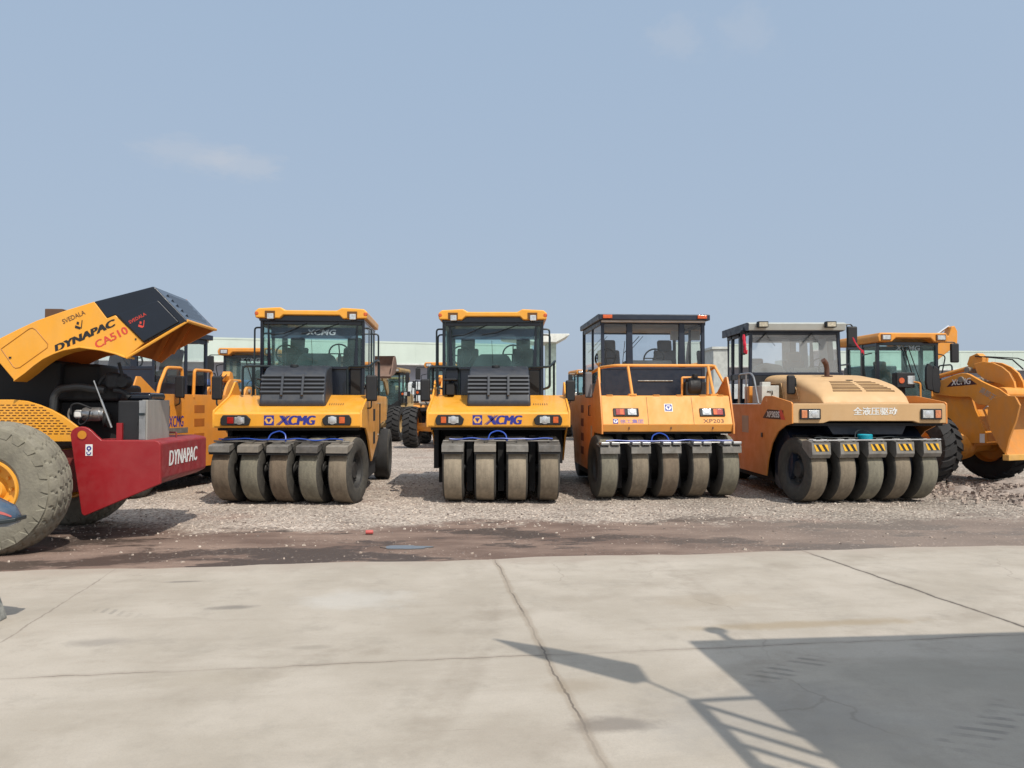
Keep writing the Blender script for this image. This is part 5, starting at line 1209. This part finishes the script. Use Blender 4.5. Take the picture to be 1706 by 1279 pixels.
def wheel_loader(label, loc, rz, art=0, fdx=0, bucket_on=True, paint=None, lift=0, rich=False, group=None, bpaint=None, cabpaint=None, name='wheel_loader', letters=True):
    paint = paint or M_LOAD; bpaint = bpaint or paint; cabpaint = cabpaint or M_BLK
    t = thing(name, label, 'wheel loader', loc, rz, group)
    A = art
    def fb(mb, nm, mat, par=None, bevel=.01, lifted=False):
        rot = (0, 0, A)
        if lifted and lift:
            piv = Vector((0, BOOM[0][0]+.1, BOOM[0][1])); Rm = Matrix.Rotation(-lift, 3, 'X')
            mb.v = [tuple(piv+Rm@(Vector(v)-piv)) for v in mb.v]
        o = mb.build(nm, mat, par or t, bevel=bevel)
        if par is None: o.rotation_euler = rot
        return o
    # front frame
    tw = MB()
    for sg in (-1, 1): tw.prism(TOWER, 'x', sg*.42-.03, sg*.42+.03)
    tw.loft([[(x_, p[0]+o_, p[1]) for x_, o_ in ((-.39, -.005), (.39, -.005), (.39, .03), (-.39, .03))] for p in (TOWER[2], TOWER[3], TOWER[4], (TOWER[5][0]+.02, TOWER[5][1]-.02))])
    ys = [p[0] for p in TOWER]; tw.box(-.39, .39, min(ys)+.3, max(ys)-.1, .75, 1.35); tw.box(-.25, .25, -.5, .5, .55, 1.2)
    fb(tw, 'front_frame', paint)
    ax = MB().lathe([(-.85, 0), (-.85, .14), (-.3, .17), (-.18, .27), (0, .30), (.18, .27), (.3, .17), (.85, .14), (.85, 0)], 'x', (0, -1.4, .74), 24)
    ax.lathe([(-.30, 0), (-.28, .10), (-.2, .2), (0, .27), (.1, .27)], 'y', (0, -1.42, .74), 24)
    o = fb(ax, 'front_axle', paint, bevel=0)
    c, s = cos(A), sin(A); fd = Vector((fdx*cos(rz), -fdx*sin(rz), 0)); o.location = fd; tr = 1.12 if rich else 1.02
    for sg in (-1, 1):
        lug_tyre(t, c*sg*tr+s*1.4+fd.x, s*sg*tr-c*1.4+fd.y, .75, .52, M_TDARK, paint, rz=A)
        lug_tyre(t, sg*1.02, 1.4, .75, .52, M_TDARK, paint)
    bo = MB()
    for sg in (-1, 1): bo.prism(BOOM, 'x', sg*.5-.035, sg*.5+.035)
    ys = [p for p in BOOM]; bo.tube([(-.5, BOOM[8][0], BOOM[8][1]-.1), (.5, BOOM[8][0], BOOM[8][1]-.1)], .14, 12)
    boom = fb(bo, 'boom', paint, lifted=True)
    lv = MB()
    for sg in (-1, 1): lv.prism(LEVER, 'x', sg*.14-.03, sg*.14+.03)
    fb(lv, 'tilt_lever', paint, lifted=True)
    q0 = LEVER[0]; cy = MB().tube([(0, q0[0]+.1, q0[1]-.05), (0, q0[0]+1.0, q0[1]-.25)], .05, 8).prism([(q0[0]-.02, q0[1]+.22), (q0[0]+.14, q0[1]+.16), (q0[0]+.2, q0[1]-.0), (q0[0]+.1, q0[1]-.12), (q0[0]-.12, q0[1]-.02), (q0[0]-.14, q0[1]+.12)], 'x', -.1, .1)
    fb(cy, 'tilt_cylinder', paint, lifted=True)
    hc = MB().tube([(-.3, -1.0, 1.15), (-.3, BOOM[3][0], 1.55)], .035, 8).tube([(-.3, -.9, 1.2), (-.3, -.4, 1.32)], .05, 8).tube([(.3, -1.0, 1.15), (.3, BOOM[3][0], 1.55)], .035, 8)
    fb(hc, 'lift_cylinder', M_STEEL)
    pn = MB()
    for (yy, zz, hw_) in ((BOOM[3][0], BOOM[3][1]-.13, .58), (LEVER[0][0]+.12, LEVER[0][1]-.12, .22), (BOOM[9][0]+.05, BOOM[9][1]-.12, .58), (LEVER[6][0]+.08, LEVER[6][1]+.05, .22)): pn.cyl('x', (0, yy, zz), .06, -hw_, hw_, 14)
    fb(pn, 'pivot_pin', M_GALV2, lifted=True, bevel=.006)
    hs = MB().tube([(-.12, q0[0], q0[1]+.16), (-.12, BOOM[8][0], q0[1]+.05), (-.12, BOOM[9][0], q0[1]-.15)], .014, 6).tube([(.02, q0[0], q0[1]+.16), (.05, BOOM[8][0], q0[1]+.08), (.05, BOOM[9][0]-.2, q0[1]-.1)], .012, 6)
    fb(hs, 'hydraulic_hose', M_CHAS, lifted=True, bevel=0)
    bk = MB(); cy_ = sum(p[0] for p in BUCKET)/len(BUCKET); cz_ = sum(p[1] for p in BUCKET)/len(BUCKET)
    for sg in (-1, 1): bk.prism(BUCKET, 'x', sg*1.2-.025, sg*1.2+.025)
    shell = [BUCKET[i] for i in (3, 2, 1, 0, 10, 9, 8, 7)]
    bk.loft([[(x_, p[0], p[1]) for x_ in (-1.2, 1.2)]+[(x_, p[0]-.03, p[1]) for x_ in (1.2, -1.2)] for p in shell])
    if bucket_on: fb(bk, 'bucket', bpaint, lifted=True)
    e = BUCKET[7]; ed = MB().box(-1.24, 1.24, e[0]-.08, e[0]+.04, e[1]-.11, e[1]+.0)
    if bucket_on: fb(ed, 'cutting_edge', surf('edge_pale_yellow', (.70, .38, .08), .5, dust=.3) if bpaint is not M_BRN else M_BRN, lifted=True)
    # rear frame, cab and hood
    rf = MB().box(-.45, .45, -.3, 3.2, .65, 1.25).box(-.85, .85, 1.9, 3.4, .9, 1.4)
    rf.prism([(.5, 1.45), (.62, 1.62), (2.2, 1.62), (2.35, 1.3), (2.3, 1.3), (2.15, 1.56), (.66, 1.56), (.55, 1.42)], 'x', -1.3, -.72); rf.prism([(.5, 1.45), (.62, 1.62), (2.2, 1.62), (2.35, 1.3), (2.3, 1.3), (2.15, 1.56), (.66, 1.56), (.55, 1.42)], 'x', .72, 1.3)
    rf.build('rear_frame', paint, t, bevel=.012)
    MB().prism([(1.75, 1.4), (1.75, 2.15), (3.3, 2.05), (3.5, 1.9), (3.5, 1.2), (1.9, 1.2)], 'x', -.62, .62).build('engine_hood', paint, t, bevel=.04)
    f = MB(); y0, y1, zb, zt = .25, 1.72, 1.35, 3.0
    for sg in (-1, 1):
        f.prism([(sg*.73, zb), (sg*.66, zb), (sg*.66, zt), (sg*.73, zt)], 'y', y0+.1, y0+.18); f.box(sg*.70-.04, sg*.70+.04, y1-.08, y1, zb, zt); f.box(sg*.71-.03, sg*.71+.03, .95, 1.05, zb, zt)
        f.box(sg*.715-.015, sg*.715+.015, y0+.1, y1, zb, 1.85); f.box(sg*.71-.02, sg*.71+.02, y0+.1, y1, zt-.1, zt)
    f.prism([(-.66, zb), (.66, zb), (.66, 1.75), (.35, 1.55), (-.35, 1.55), (-.66, 1.75)], 'y', y0+.05, y0+.12); f.box(-.7, .7, y0+.1, y0+.18, zt-.08, zt); f.box(-.7, .7, y1-.06, y1, zb, 2.05); f.box(-.7, .7, y1-.06, y1, zt-.1, zt); f.box(-.68, .68, y0+.12, y1-.06, zb, zb+.05)
    cab = f.build('cab', cabpaint, t, bevel=.01)
    MB().add([(-.69, y0+.13, 1.55), (.69, y0+.13, 1.55), (.69, y0+.13, zt-.06), (-.69, y0+.13, zt-.06)], [(0, 1, 2, 3)]).build('windscreen', M_GLT, cab)
    MB().add([(-.68, y1-.03, 2.0), (.68, y1-.03, 2.0), (.68, y1-.03, zt-.1), (-.68, y1-.03, zt-.1)], [(0, 1, 2, 3)]).build('rear_window', M_GLT, cab)
    for sg in (-1, 1): MB().add([(sg*.715, y0+.15, 1.85), (sg*.715, y1-.05, 1.85), (sg*.715, y1-.05, zt-.1), (sg*.715, y0+.15, zt-.1)], [(0, 1, 2, 3)]).build('side_window', M_GLT, cab)
    s_ = MB(); seat(s_, 0, 1.2, 1.75, 1.0); s_.build('seat', M_SEAT, cab, bevel=.04)
    s_ = MB(); steering(s_, 0, .8, 2.1); s_.build('steering_wheel', M_RAIL, cab)
    rp = [(-.80, 2.98), (-.83, 3.10), (-.78, 3.19), (.78, 3.19), (.83, 3.10), (.80, 2.98), (.50, 2.98), (.40, 3.07), (-.40, 3.07), (-.50, 2.98)]
    roof = MB().prism(rp, 'y', .12, 2.0).build('roof', paint, t, bevel=.03, seg=3)
    for x in (-.64, .64):
        MB().box(x-.11, x+.11, .095, .14, 3.02, 3.15).build('lamp_recess_shade', M_DBRN, roof); MB().box(x-.085, x+.095, .085, .13, 3.03, 3.13).build('work_lamp', M_LENS, roof, bevel=.01)  # brown plate paints the shaded pocket round each lamp
    if letters: lettering('XCMG', surf('strip_letters', (.30, .38, .42), .6), cab, (-.28, y0+.125, 2.80), FRONT, .6, .12, shear=.2, offset=.02)
    for sg in (-1, 1):
        p = MB().tube([(sg*.98, .5, 1.5), (sg*.98, .45, 2.05)], .03, 6).box(sg*.98-.2, sg*.98+.2, .32, .48, 1.92, 2.14)
        h_ = p.build('headlight', M_BLKM, t, bevel=.01)
        MB().box(sg*.92-.0, sg*.92+.14, .305, .33, 1.95, 2.11).build('lens', M_LENS, h_, bevel=.008); MB().cyl('y', (sg*.98-.12, 0, 2.03), .05, .305, .33, 12).build('indicator', M_AMB, h_)
        if not (rich and sg < 0): mirror(t, (sg*1.08, .3, 2.75), (.19, .44), [(sg*.74, .35, 3.0), (sg*1.12, .35, 3.0), (sg*1.15, .33, 2.9), (sg*1.12, .32, 2.6)])
        r_ = MB().tube([(sg*1.22, .6, 1.62), (sg*1.22, .6, 2.5), (sg*1.22, 1.1, 2.5), (sg*1.22, 1.1, 1.62)], .018, 6, fillet=.08).tube([(sg*.78, .55, 1.6), (sg*1.0, .5, 2.7), (sg*.76, .5, 2.75)], .014, 6, fillet=.08)
        r_.build('handrail', M_RAIL, t)
        MB().box(sg*1.0-.28, sg*1.0+.28, .0, .6, 1.30, 1.44).build('step', M_CHAS, t, bevel=.01)
        MB().box(sg*1.12-.14, sg*1.12+.14, -.1, .45, .85, .92).build('step', M_CHAS, t, bevel=.01)
    if rich:
        cr_, sr_ = cos(rz), sin(rz)
        loc_ = lambda u, v, D: (lambda p: (cr_*p.x+sr_*p.y, -sr_*p.x+cr_*p.y, p.z))(P(u, v, D)-Vector(loc))
        p = loc_(1505, 634, 16.2); h_ = MB().box(p[0]-.20, p[0]+.20, p[1]-.1, p[1]+.1, p[2]-.15, p[2]+.17).tube([(p[0]-.05, p[1], p[2]-.1), (p[0]+.05, p[1]+.1, p[2]-.45), (p[0]+.3, p[1]+.2, p[2]-.5)], .07, 8, fillet=.1).build('headlight', M_BLKM, t, bevel=.02)
        MB().box(p[0]+.03, p[0]+.19, p[1]-.115, p[1]-.09, p[2]-.08, p[2]+.10).build('lens', M_LENS, h_, bevel=.01); MB().cyl('y', (p[0]-.10, 0, p[2]), .06, p[1]-.115, p[1]-.09, 14).build('indicator', M_AMB, h_)
        for (u, v, dx) in ((1549, 628, 0), (1559, 632, 0)):
            p = loc_(u, v, 15.9); mm = MB().prism([(p[0]-.07, p[2]-.26), (p[0]-.10, p[2]-.1), (p[0]-.09, p[2]+.2), (p[0]-.04, p[2]+.29), (p[0]+.05, p[2]+.22), (p[0]+.09, p[2]-.1), (p[0]+.06, p[2]-.29)], 'y', p[1]-.04, p[1]+.04).build('mirror', M_BLKM, t, bevel=.02)
        p = loc_(1553, 660, 15.9); MB().tube([p, (p[0], p[1], p[2]+.45)], .02, 6).tube([(p[0]-.25, p[1], p[2]-.1), (p[0]-.25, p[1], p[2]+.28), (p[0]-.33, p[1]+.1, p[2]+.3)], .018, 6, fillet=.05).build('mirror_arm', paint, t)
    w = MB().tube([(-.1, y0+.08, zt-.1), (.14, y0+.08, 2.1)], .014, 6).tube([(.0, y0+.08, zt-.1), (.35, y0+.08, 1.9)], .01, 6); w.build('wiper', M_CHAS, cab)
    if rich:
        u0, u1 = fx_(-.536)(1586, 643), fx_(-.536)(1618, 631)
        sl = lambda u, v, k=-.537: fx_(k)(u, v)
        d = MB().prism([sl(1577, 644.5), sl(1585, 636), sl(1617, 632), sl(1628, 640)], 'x', -.5375, -.535).build('decal', surf('decal_dark', (.05, .015, .02), .5), t); d.rotation_euler = (0, 0, A)
        a, b_ = sl(1585, 642), sl(1618, 639); dv = Vector(b_)-Vector(a)
        o = lettering('XCMG', M_WHT, t, (-.539, a[0], a[1]), LEFT, abs(dv.x), .12, shear=.2, bold=.03)
        m_ = Matrix.Rotation(A, 4, 'Z') @ Matrix.Translation((-.539, a[0], a[1])) @ Matrix.Rotation(-pi/2, 4, 'Z') @ Matrix.Rotation(pi/2, 4, 'X') @ Matrix.Rotation(atan2(dv.y, abs(dv.x)), 4, 'Z')
        o.matrix_local = m_
        a, b_ = sl(1631, 653), sl(1655, 668); dv = Vector(b_)-Vector(a)
        o = lettering('高卸王', M_DGRY, t, (0, 0, 0), LEFT, dv.length, .13, offset=.01)
        o.matrix_local = Matrix.Rotation(A, 4, 'Z') @ Matrix.Translation((-.539, a[0], a[1])) @ Matrix.Rotation(-pi/2, 4, 'Z') @ Matrix.Rotation(pi/2, 4, 'X') @ Matrix.Rotation(atan2(dv.y, abs(dv.x)), 4, 'Z')
        for (u, v) in ((1585, 728), (1636, 730)):
            a = fx_(-.46)(u, v); q = MB().box(-.455, -.450, a[0]-.05, a[0]+.05, a[1]-.09, a[1]+.09).build('notice_plate', M_WHT, t); q.rotation_euler = (0, 0, A)
    return t
LG = 'wheel loaders parked behind the rollers'
wheel_loader('golden yellow wheel loader with its bucket at the right edge, beside the tan roller', F_LOC, F_RZ, F_ART, fdx=-.42, rich=True, group=LG, bpaint=M_BUCK)
wheel_loader('yellow wheel loader showing its cab between the orange and the first yellow roller', (gx(408, 21.8), 21.8, 0), R(2), 0, group=LG, lift=R(-13))
wheel_loader('yellow wheel loader with big dark tyre in the gap between the two yellow rollers', (gx(741, 29.4), 29.4, 0), R(-2), 0, bucket_on=False, group=LG, paint=M_ORG, letters=False)
wheel_loader('muddy wheel loader holding its brown bucket high behind the first yellow roller', (gx(636, 34), 34, 0), R(-6), 0, group=LG, paint=M_OLDY, bpaint=M_BRN, lift=R(50), cabpaint=M_BLKM, letters=False)
wheel_loader('muddy old loader with dull cab, far back between the yellow rollers', (gx(660, 46), 46, 0), R(10), 0, group=LG, paint=M_OLDY, bpaint=M_BRN, cabpaint=surf('dull_cab', (.12, .12, .10), .7), letters=False)
wheel_loader('yellow wheel loader seen past the mirror of the black cab roller', (gx(990, 36), 36, 0), R(8), 0, group=LG, letters=False)

# ------------------------------------------------------------------ excavator behind the loader
X_LOC = (gx(1500, 27), 27, 0)
x_t = thing('excavator', 'yellow excavator whose raised arm and silver rod stick up behind the loader cab', 'excavator', X_LOC, 0)
fq = lambda u, v: (lambda p: (p.x-X_LOC[0], p.z))(P(u, v, 27))
MB().prism([fq(*p) for p in ((1500, 640), (1520, 600), (1545, 572), (1575, 560), (1580, 545), (1585, 543), (1590, 552), (1590, 575), (1570, 590), (1540, 615), (1520, 645))], 'y', -.2, .2).build('boom', M_OLDY if False else M_LOAD, x_t, bevel=.03)
rd = MB(); a, b = fq(1580, 543), fq(1556, 560); rd.tube([(a[0], -.0, a[1]), (b[0], 0, b[1])], .05, 10); rd.build('piston_rod', M_CHRM, x_t)
a, c = fq(1556, 560), fq(1530, 580); MB().tube([(a[0], 0, a[1]), (c[0], 0, c[1])], .09, 10).build('cylinder', M_BLK, x_t)
MB().box(-2.2, 1.6, -.2, 2.4, 1.1, 2.2).build('upper_body', M_LOAD, x_t, bevel=.05)
MB().box(-1.6, -.4, -.6, .9, 1.2, 2.9).build('cab', M_BLK, x_t, bevel=.05)
for yy in (-.6, 1.6): MB().prism([(-2.0, .0), (-2.3, .4), (-2.0, .9), (1.7, .9), (2.0, .4), (1.7, 0)], 'y', yy, yy+.6).build('track', M_TDARK, x_t, bevel=.05)

# ------------------------------------------------------------------ sheds, tower and far things
M_SHED = surf('pale_green_metal_roof', (.52, .60, .545), .6, var=.08, vscale=.4, dust=.15, dustcol=(.42, .46, .42, 1))
M_WALLG = surf('violet_shade_wall', (.30, .31, .37), .8, var=.15, vscale=.6)  # grey violet of the wall in shade, put into its colour
M_WIN = surf('window_dark', (.06, .08, .10), .2, var=.4, vscale=3)
def shed(label, u0, D0, u1, D1, zt, ze):
    a, b_ = Vector((gx(u0, D0), D0)), Vector((gx(u1, D1), D1)); w = (b_-a).length; ang = atan2(b_.y-a.y, b_.x-a.x)
    t = thing('industrial_shed', label, 'shed', (a.x, a.y, 0), ang)
    MB().box(.2, w-.2, 1.2, 16, 0, ze+.1).build('wall', M_WALLG, t)
    fm = MB().box(0, w, 0, .12, ze, zt).box(0, .12, .12, 17, ze, zt).box(w-.12, w, .12, 17, ze, zt)
    fas = fm.build('fascia', M_SHED, t)
    sm = MB(); n = int(w/1.6)
    for k in range(1, n): sm.box(w*k/n-.02, w*k/n+.02, -.012, 0, ze, zt)
    sm.box(0, w, -.03, 0, zt-.12, zt+.03); sm.build('panel_joint', M_SHED, fas)
    MB().box(.1, w-.1, .1, 17, zt-.35, zt-.3).build('roof', M_WALLG, t)
    MB().box(0, w, -.06, 1.2, ze-.14, ze-.002).build('eaves_trim', surf('gutter_white', (.6, .62, .6), .5), t)
    for k in range(int(w/5)):
        x = 2.5+k*5
        wn_ = MB().box(x-1.1, x+1.1, 1.12, 1.22, 1.6, 3.6).build('window', M_WIN, t)
        fr = MB()
        for q in (-1.1, -.37, .37, 1.1): fr.box(x+q-.05, x+q+.05, 1.08, 1.14, 1.6, 3.6)
        for q in (1.6, 2.6, 3.6): fr.box(x-1.15, x+1.15, 1.07, 1.13, q-.05, q+.05)
        fr.build('window_frame', M_WHT, wn_)
    return t
shed('long pale green fronted shed behind the yellow rollers on the left', 100, 62.5, 886, 74.5, 7.27, 5.3)
shed('pale green fronted shed behind the loader on the right edge', 1395, 72, 2100, 72, 6.52, 4.85)
# white flat canopy on a pale column
k_t = thing('canopy_tower', 'pale green tower under a flat white canopy behind the second yellow roller', 'tower', (gx(905, 58), 58, 0))
MB().box(.15, .95, -.6, .6, 0, 6.1).build('column', surf('pale_green_wall', (.50, .60, .53), .7), k_t)
MB().prism([(-3.2, 6.45), (-3.2, 6.72), (1.85, 6.72), (1.85, 6.62), (.9, 6.1), (-.6, 6.1), (-3.0, 6.4)], 'y', -1.8, 1.8).build('canopy', surf('white_canopy', (.74, .75, .70), .6), k_t, bevel=.03)
# grey hut and far low shed between the black cab roller and the tan roller
h_t = thing('utility_hut', 'pale grey hut standing between the black cab roller and the tan roller', 'hut', (gx(1203, 50), 50, 0))
MB().box(-.55, 1.2, 0, 2.5, 0, 5.15).build('wall', surf('hut_grey', (.46, .48, .46), .8), h_t); MB().box(-.65, 1.3, -.1, 2.6, 5.15, 5.3).build('roof', surf('hut_roof', (.5, .52, .5), .7), h_t)
MB().box(.1, .9, -.03, 0, 0, 2.1).build('door', M_WALLG, h_t)
l_t = thing('low_shed', 'low blue grey shed far behind the black cab roller', 'shed', (gx(1150, 95), 95, 0))
MB().box(-9, 7, 0, 8, 0, 5.6).build('wall', surf('blue_grey_wall', (.20, .27, .36), .8), l_t); MB().box(-9.2, 7.2, -.2, 8.2, 5.6, 6.0).build('roof', surf('blue_grey_roof', (.30, .36, .42), .7), l_t)
for k in range(5): MB().box(-8+3*k, -6.4+3*k, -.05, 0, 2, 3.6).build('window', M_WIN, l_t)
# white lorry box in the gap
w_t = thing('box_lorry', 'white box lorry parked in the gap between the two yellow rollers', 'lorry', (gx(705, 50), 50, 0), R(3))
MB().box(-1.6, 2.0, 0, 2.4, .9, 3.0).build('box_body', surf('lorry_white', (.62, .66, .68), .5, dust=.1), w_t, bevel=.03)
MB().box(2.05, 3.6, .1, 2.3, .6, 2.6).build('cab', surf('lorry_white', (.62, .66, .68), .5), w_t, bevel=.12); MB().box(2.6, 3.3, .06, .1, 1.7, 2.4).build('window', M_WIN, w_t)
MB().box(-1.6, 3.5, .2, 2.2, .6, .9).build('chassis', M_CHAS, w_t)
for x in (-.8, 2.8):
    for yy in (.1, 2.0): MB().lathe([(-.13, 0), (-.13, .35), (-.1, .45), (.1, .45), (.13, .35), (.13, 0)], 'y', (x, yy+.1, .45), 20).build('wheel', M_TDARK, w_t)
# blue tractor unit seen under the hood of the red machine
b_t = thing('lorry', 'small blue lorry behind the orange roller on the left', 'lorry', (gx(362, 30), 30, 0), R(5))
MB().box(-1.0, 1.0, 0, 1.7, .7, 2.55).build('cab', surf('lorry_blue', (.04, .09, .26), .4, dust=.15), b_t, bevel=.15); MB().box(-.85, .85, -.03, .05, 1.6, 2.3).build('windscreen', M_WIN, b_t, bevel=.05)
MB().box(-1.1, 1.1, 1.9, 6, .9, 1.9).build('load_bed', surf('lorry_blue', (.04, .09, .26), .4), b_t); MB().box(-.9, .9, -.06, 0, .7, 1.0).build('bumper', M_WHT, b_t, bevel=.03)
for x in (-.9, .9):
    for yy in (.8, 4.8): MB().lathe([(-.13, 0), (-.13, .35), (-.1, .45), (.1, .45), (.13, .35), (.13, 0)], 'x', (x, yy, .45), 20).build('wheel', M_TDARK, b_t)

# ------------------------------------------------------------------ rubble beside the tan roller
rb = MB(); rn = random.Random(11)
def mound(cx, cy, rx, ry, h, sd):
    nU, nV = 26, 9; rings = []
    vs, fs = [], []
    for j in range(nV+1):
        q = j/nV
        for i in range(nU):
            a = 2*pi*i/nU; r = (1-q)*(1+.25*noise.noise(Vector((cos(a)*1.5, sin(a)*1.5, sd))))
            x, y = cx+cos(a)*rx*r, cy+sin(a)*ry*r
            z = h*(sin(q*pi/2)**1.2)*(1+.35*noise.noise(Vector((x*1.7, y*1.7, sd))))+.06*noise.noise(Vector((x*5, y*5, sd)))*min(1, q*3)-.03
            vs.append((x, y, z))
    for j in range(nV):
        for i in range(nU): fs.append((j*nU+i, j*nU+(i+1) % nU, (j+1)*nU+(i+1) % nU, (j+1)*nU+i))
    rb.add(vs, fs)
mound(8.9, 13.3, 1.0, .55, .16, 1); mound(9.5, 14.2, 1.2, .6, .22, 2); mound(8.2, 13.9, .6, .4, .14, 3); mound(10.2, 12.6, 1.2, .4, .13, 4)
ro = rb.build('rubble', surf('rubble_earth', (.27, .225, .195), .95, var=.45, vscale=7, bump=.8, bscale=22, dust=.5, dustcol=(.40, .34, .30, 1)), sharp=25)
ro['kind'] = 'stuff'; ro['label'] = 'low heaps of broken earth and rubble between tan roller and loader'
def heap(rn): return rn.gauss(9.1, .95), rn.gauss(13.6, .75)
_h = hgt
def hgt(x, y): return .02+.11*math.exp(-((x-9.2)**2+(y-13.8)**2)*1.2)
co = stones('rubble_lumps', 1500, heap, lambda rn: .014+.05*rn.random()**2.6, [SM[1], SM[3], SM[1], SM[3]], 5); hgt = _h
co['kind'] = 'stuff'; co['label'] = 'broken grey lumps strewn over the earth heaps by the loader'

# ------------------------------------------------------------------ small things in the foreground
p = P(614, 888, 9.5); b = MB().lathe([(-.035, 0), (-.035, .022), (-.028, .026), (.05, .026), (.056, .02), (.06, 0)], 'x', (0, 0, 0), 16).build('drink_can', surf('can_red', (.52, .11, .10), .5), loc=(p.x, p.y, .018), rz=.12)
tag(b, 'small red can lying on the brown earth in front of the rollers', 'can')
q = MB().prism([(-.60, 0), (-.60, .02), (-.55, .20), (-.185, .20), (-.125, .03), (-.12, 0)], 'y', -.2, .2)
blk_ = q.build('concrete_block', surf('block_grey', (.27, .27, .25), .95, var=.45, vscale=9, bump=.6, bscale=30), loc=(gx(4, 5.42), 5.55, .012), rz=.12, bevel=.008)
tag(blk_, 'grey tapered concrete block on the pale slab at the left edge', 'concrete block')
# motorcycle, only its tail reaches into the picture
m_loc = (-4.07, 5.35, .012)
mt = thing('motorcycle', 'dark blue motorcycle tail with red stripe at the left edge', 'motorcycle', m_loc, R(8))
cow = []
for k, (x, zc, hw, hz) in enumerate(((-.75, .80, .13, .06), (-.4, .84, .16, .10), (-.1, .86, .17, .12), (.2, .85, .165, .125), (.42, .83, .14, .11), (.55, .80, .10, .075), (.60, .78, .05, .03))):
    cow.append([(x, hw*(abs(cos(a))**.7)*(1 if cos(a) > 0 else -1), zc+hz*(abs(sin(a))**.7)*(1 if sin(a) > 0 else -1)) for a in [2*pi*i/20 for i in range(20)]])
MB().loft(cow).build('tail_cowl', surf('cowl_blue', (.035, .07, .12), .25, var=.15, dust=.15, coat=.6), mt, sharp=60)
st_ = MB(); PR = ((-.75, .80, .13, .06), (-.4, .84, .16, .10), (-.1, .86, .17, .12), (.2, .85, .165, .125), (.42, .83, .14, .11), (.55, .80, .10, .075), (.585, .785, .07, .05))
def cpt(p, deg, k):
    a = R(deg); return (p[0], -p[2]*k*abs(cos(a))**.7, p[1]+p[3]*k*abs(sin(a))**.7)
st_.loft([[cpt(p, 8, 1.02), cpt(p, 20, 1.02), cpt(p, 20, .95), cpt(p, 8, .95)] for p in PR])
st_.build('red_stripe', surf('stripe_red', (.42, .10, .09), .4), mt)
MB().loft([[(x, -w, z), (x, w, z), (x, w, z+.03), (x, -w, z+.03)] for x, w, z in ((-.4, .17, .715), (.2, .178, .725), (.45, .15, .745), (.62, .08, .765))]).build('lower_trim', M_RAIL, mt, bevel=.008)
MB().loft([[(x, -w, z), (x, w, z), (x, w*.8, z+.12), (x, -w*.8, z+.12)] for x, w, z in ((-.5, .12, .60), (.0, .13, .60), (.3, .10, .65), (.4, .06, .69))]).build('under_tray', M_CHAS, mt, bevel=.02)
MB().loft([[(x, -w, z-.05), (x, w, z-.05), (x, w*.8, z+.06), (x, -w*.8, z+.06)] for x, w, z in ((-1.2, .10, .80), (-.8, .15, .82), (-.4, .16, .92), (-.15, .12, .95))]).build('saddle', M_BLKM, mt, bevel=.03)
for x in (-.33, -1.65):
    w_ = MB().lathe([(-.05, .20), (-.06, .25), (-.035, .285), (0, .295), (.035, .285), (.06, .25), (.05, .20)], 'y', (x-.12, 0, .295), 32).build('tyre', M_TDARK, mt)
    MB().lathe([(-.03, .21), (-.03, .17), (-.02, .05), (-.05, .04), (-.05, 0)], 'y', (x-.12, 0, .295), 24).lathe([(.03, .21), (.03, .17), (.02, .05), (.05, .04), (.05, 0)], 'y', (x-.12, 0, .295), 24).build('rim', M_STEEL, w_)
MB().tube([(-.45, .08, .3), (-.9, .08, .42), (-1.4, .0, .9), (-1.77, .0, .3)], .03, 8).tube([(-1.4, -.35, 1.02), (-1.42, .35, 1.02)], .016, 8).box(-1.25, -.75, -.12, .12, .25, .6).build('frame', M_CHAS, mt)

# ------------------------------------------------------------------ invented unseen truck, shaped to cast the shadow on the slab
SH = tan(R(90-SUN_EL)); sxk, syk = sin(R(SUN_AZ))*SH, cos(R(SUN_AZ))*SH
def caster(u, v, z):
    D = CAMH*1280/(v-672); return Vector((gx(u, D)+sxk*z, D-syk*z, z))
tz = thing('shadow_truck', 'unseen white box truck added right of the camera to cast a shadow on the slab', 'truck', (0, 0, 0))
MB().prism([tuple(caster(1140, 1066, 4.0))[:2], (5.6, 2.98), (5.6, -3.5), tuple(caster(1640, 1493, 4.0))[:2]], 'z', .9, 4.0).build('box_body', surf('shadow_truck_white', (.6, .6, .58), .5, dust=.2), tz, bevel=.02)
MB().box(3.2, 5.4, -3.2, 2.6, .5, .9).build('chassis', M_CHAS, tz)
for x in (3.3, 5.2):
    for y in (-2.4, 1.8): MB().lathe([(-.16, 0), (-.16, .4), (-.12, .5), (.12, .5), (.16, .4), (.16, 0)], 'x', (x, y, .5), 24).build('wheel', M_TDARK, tz)
b = caster(1075, 1133, 4.1)
mb = MB().prism([(q.x, q.y) for q in [caster(u, v, 4.1) for u, v in ((820, 1063), (890, 1093), (1050, 1136), (1076, 1131), (1058, 1106), (980, 1090), (900, 1076))]], 'z', 4.08, 4.12); mb.build('shadow_board', M_BLK, tz)  # floating board outlined from the shadow it has to cast
arm = MB(); g0 = caster(1150, 1165, 3.9)
arm.tube([b, g0], .012, 6); arm.tube([g0, caster(1290, 1158, 3.9)], .025, 6)
arm.tube([g0, caster(1310, 1330, 3.3)], .04, 6)
for k in range(5):
    u0, v0 = 1165+k*24, 1172+k*30
    arm.tube([caster(u0, v0, 3.85-.1*k), caster(u0+(200 if k < 4 else 150), v0+62, 3.85-.1*k)], .022, 6)
arm.build('shadow_ladder', M_RAIL, tz)  # bars added where their shadows should fall
hn = MB().lathe([(0, 0), (0, .075), (.03, .075), (.03, 0)], 'z', tuple(caster(1190, 1050, 4.25)), 14).tube([caster(1190, 1050, 4.25), caster(1215, 1068, 4.0)], .03, 6); hn.build('shadow_knob', M_BLK, tz)  # disc and stalk added only for the small round shadow
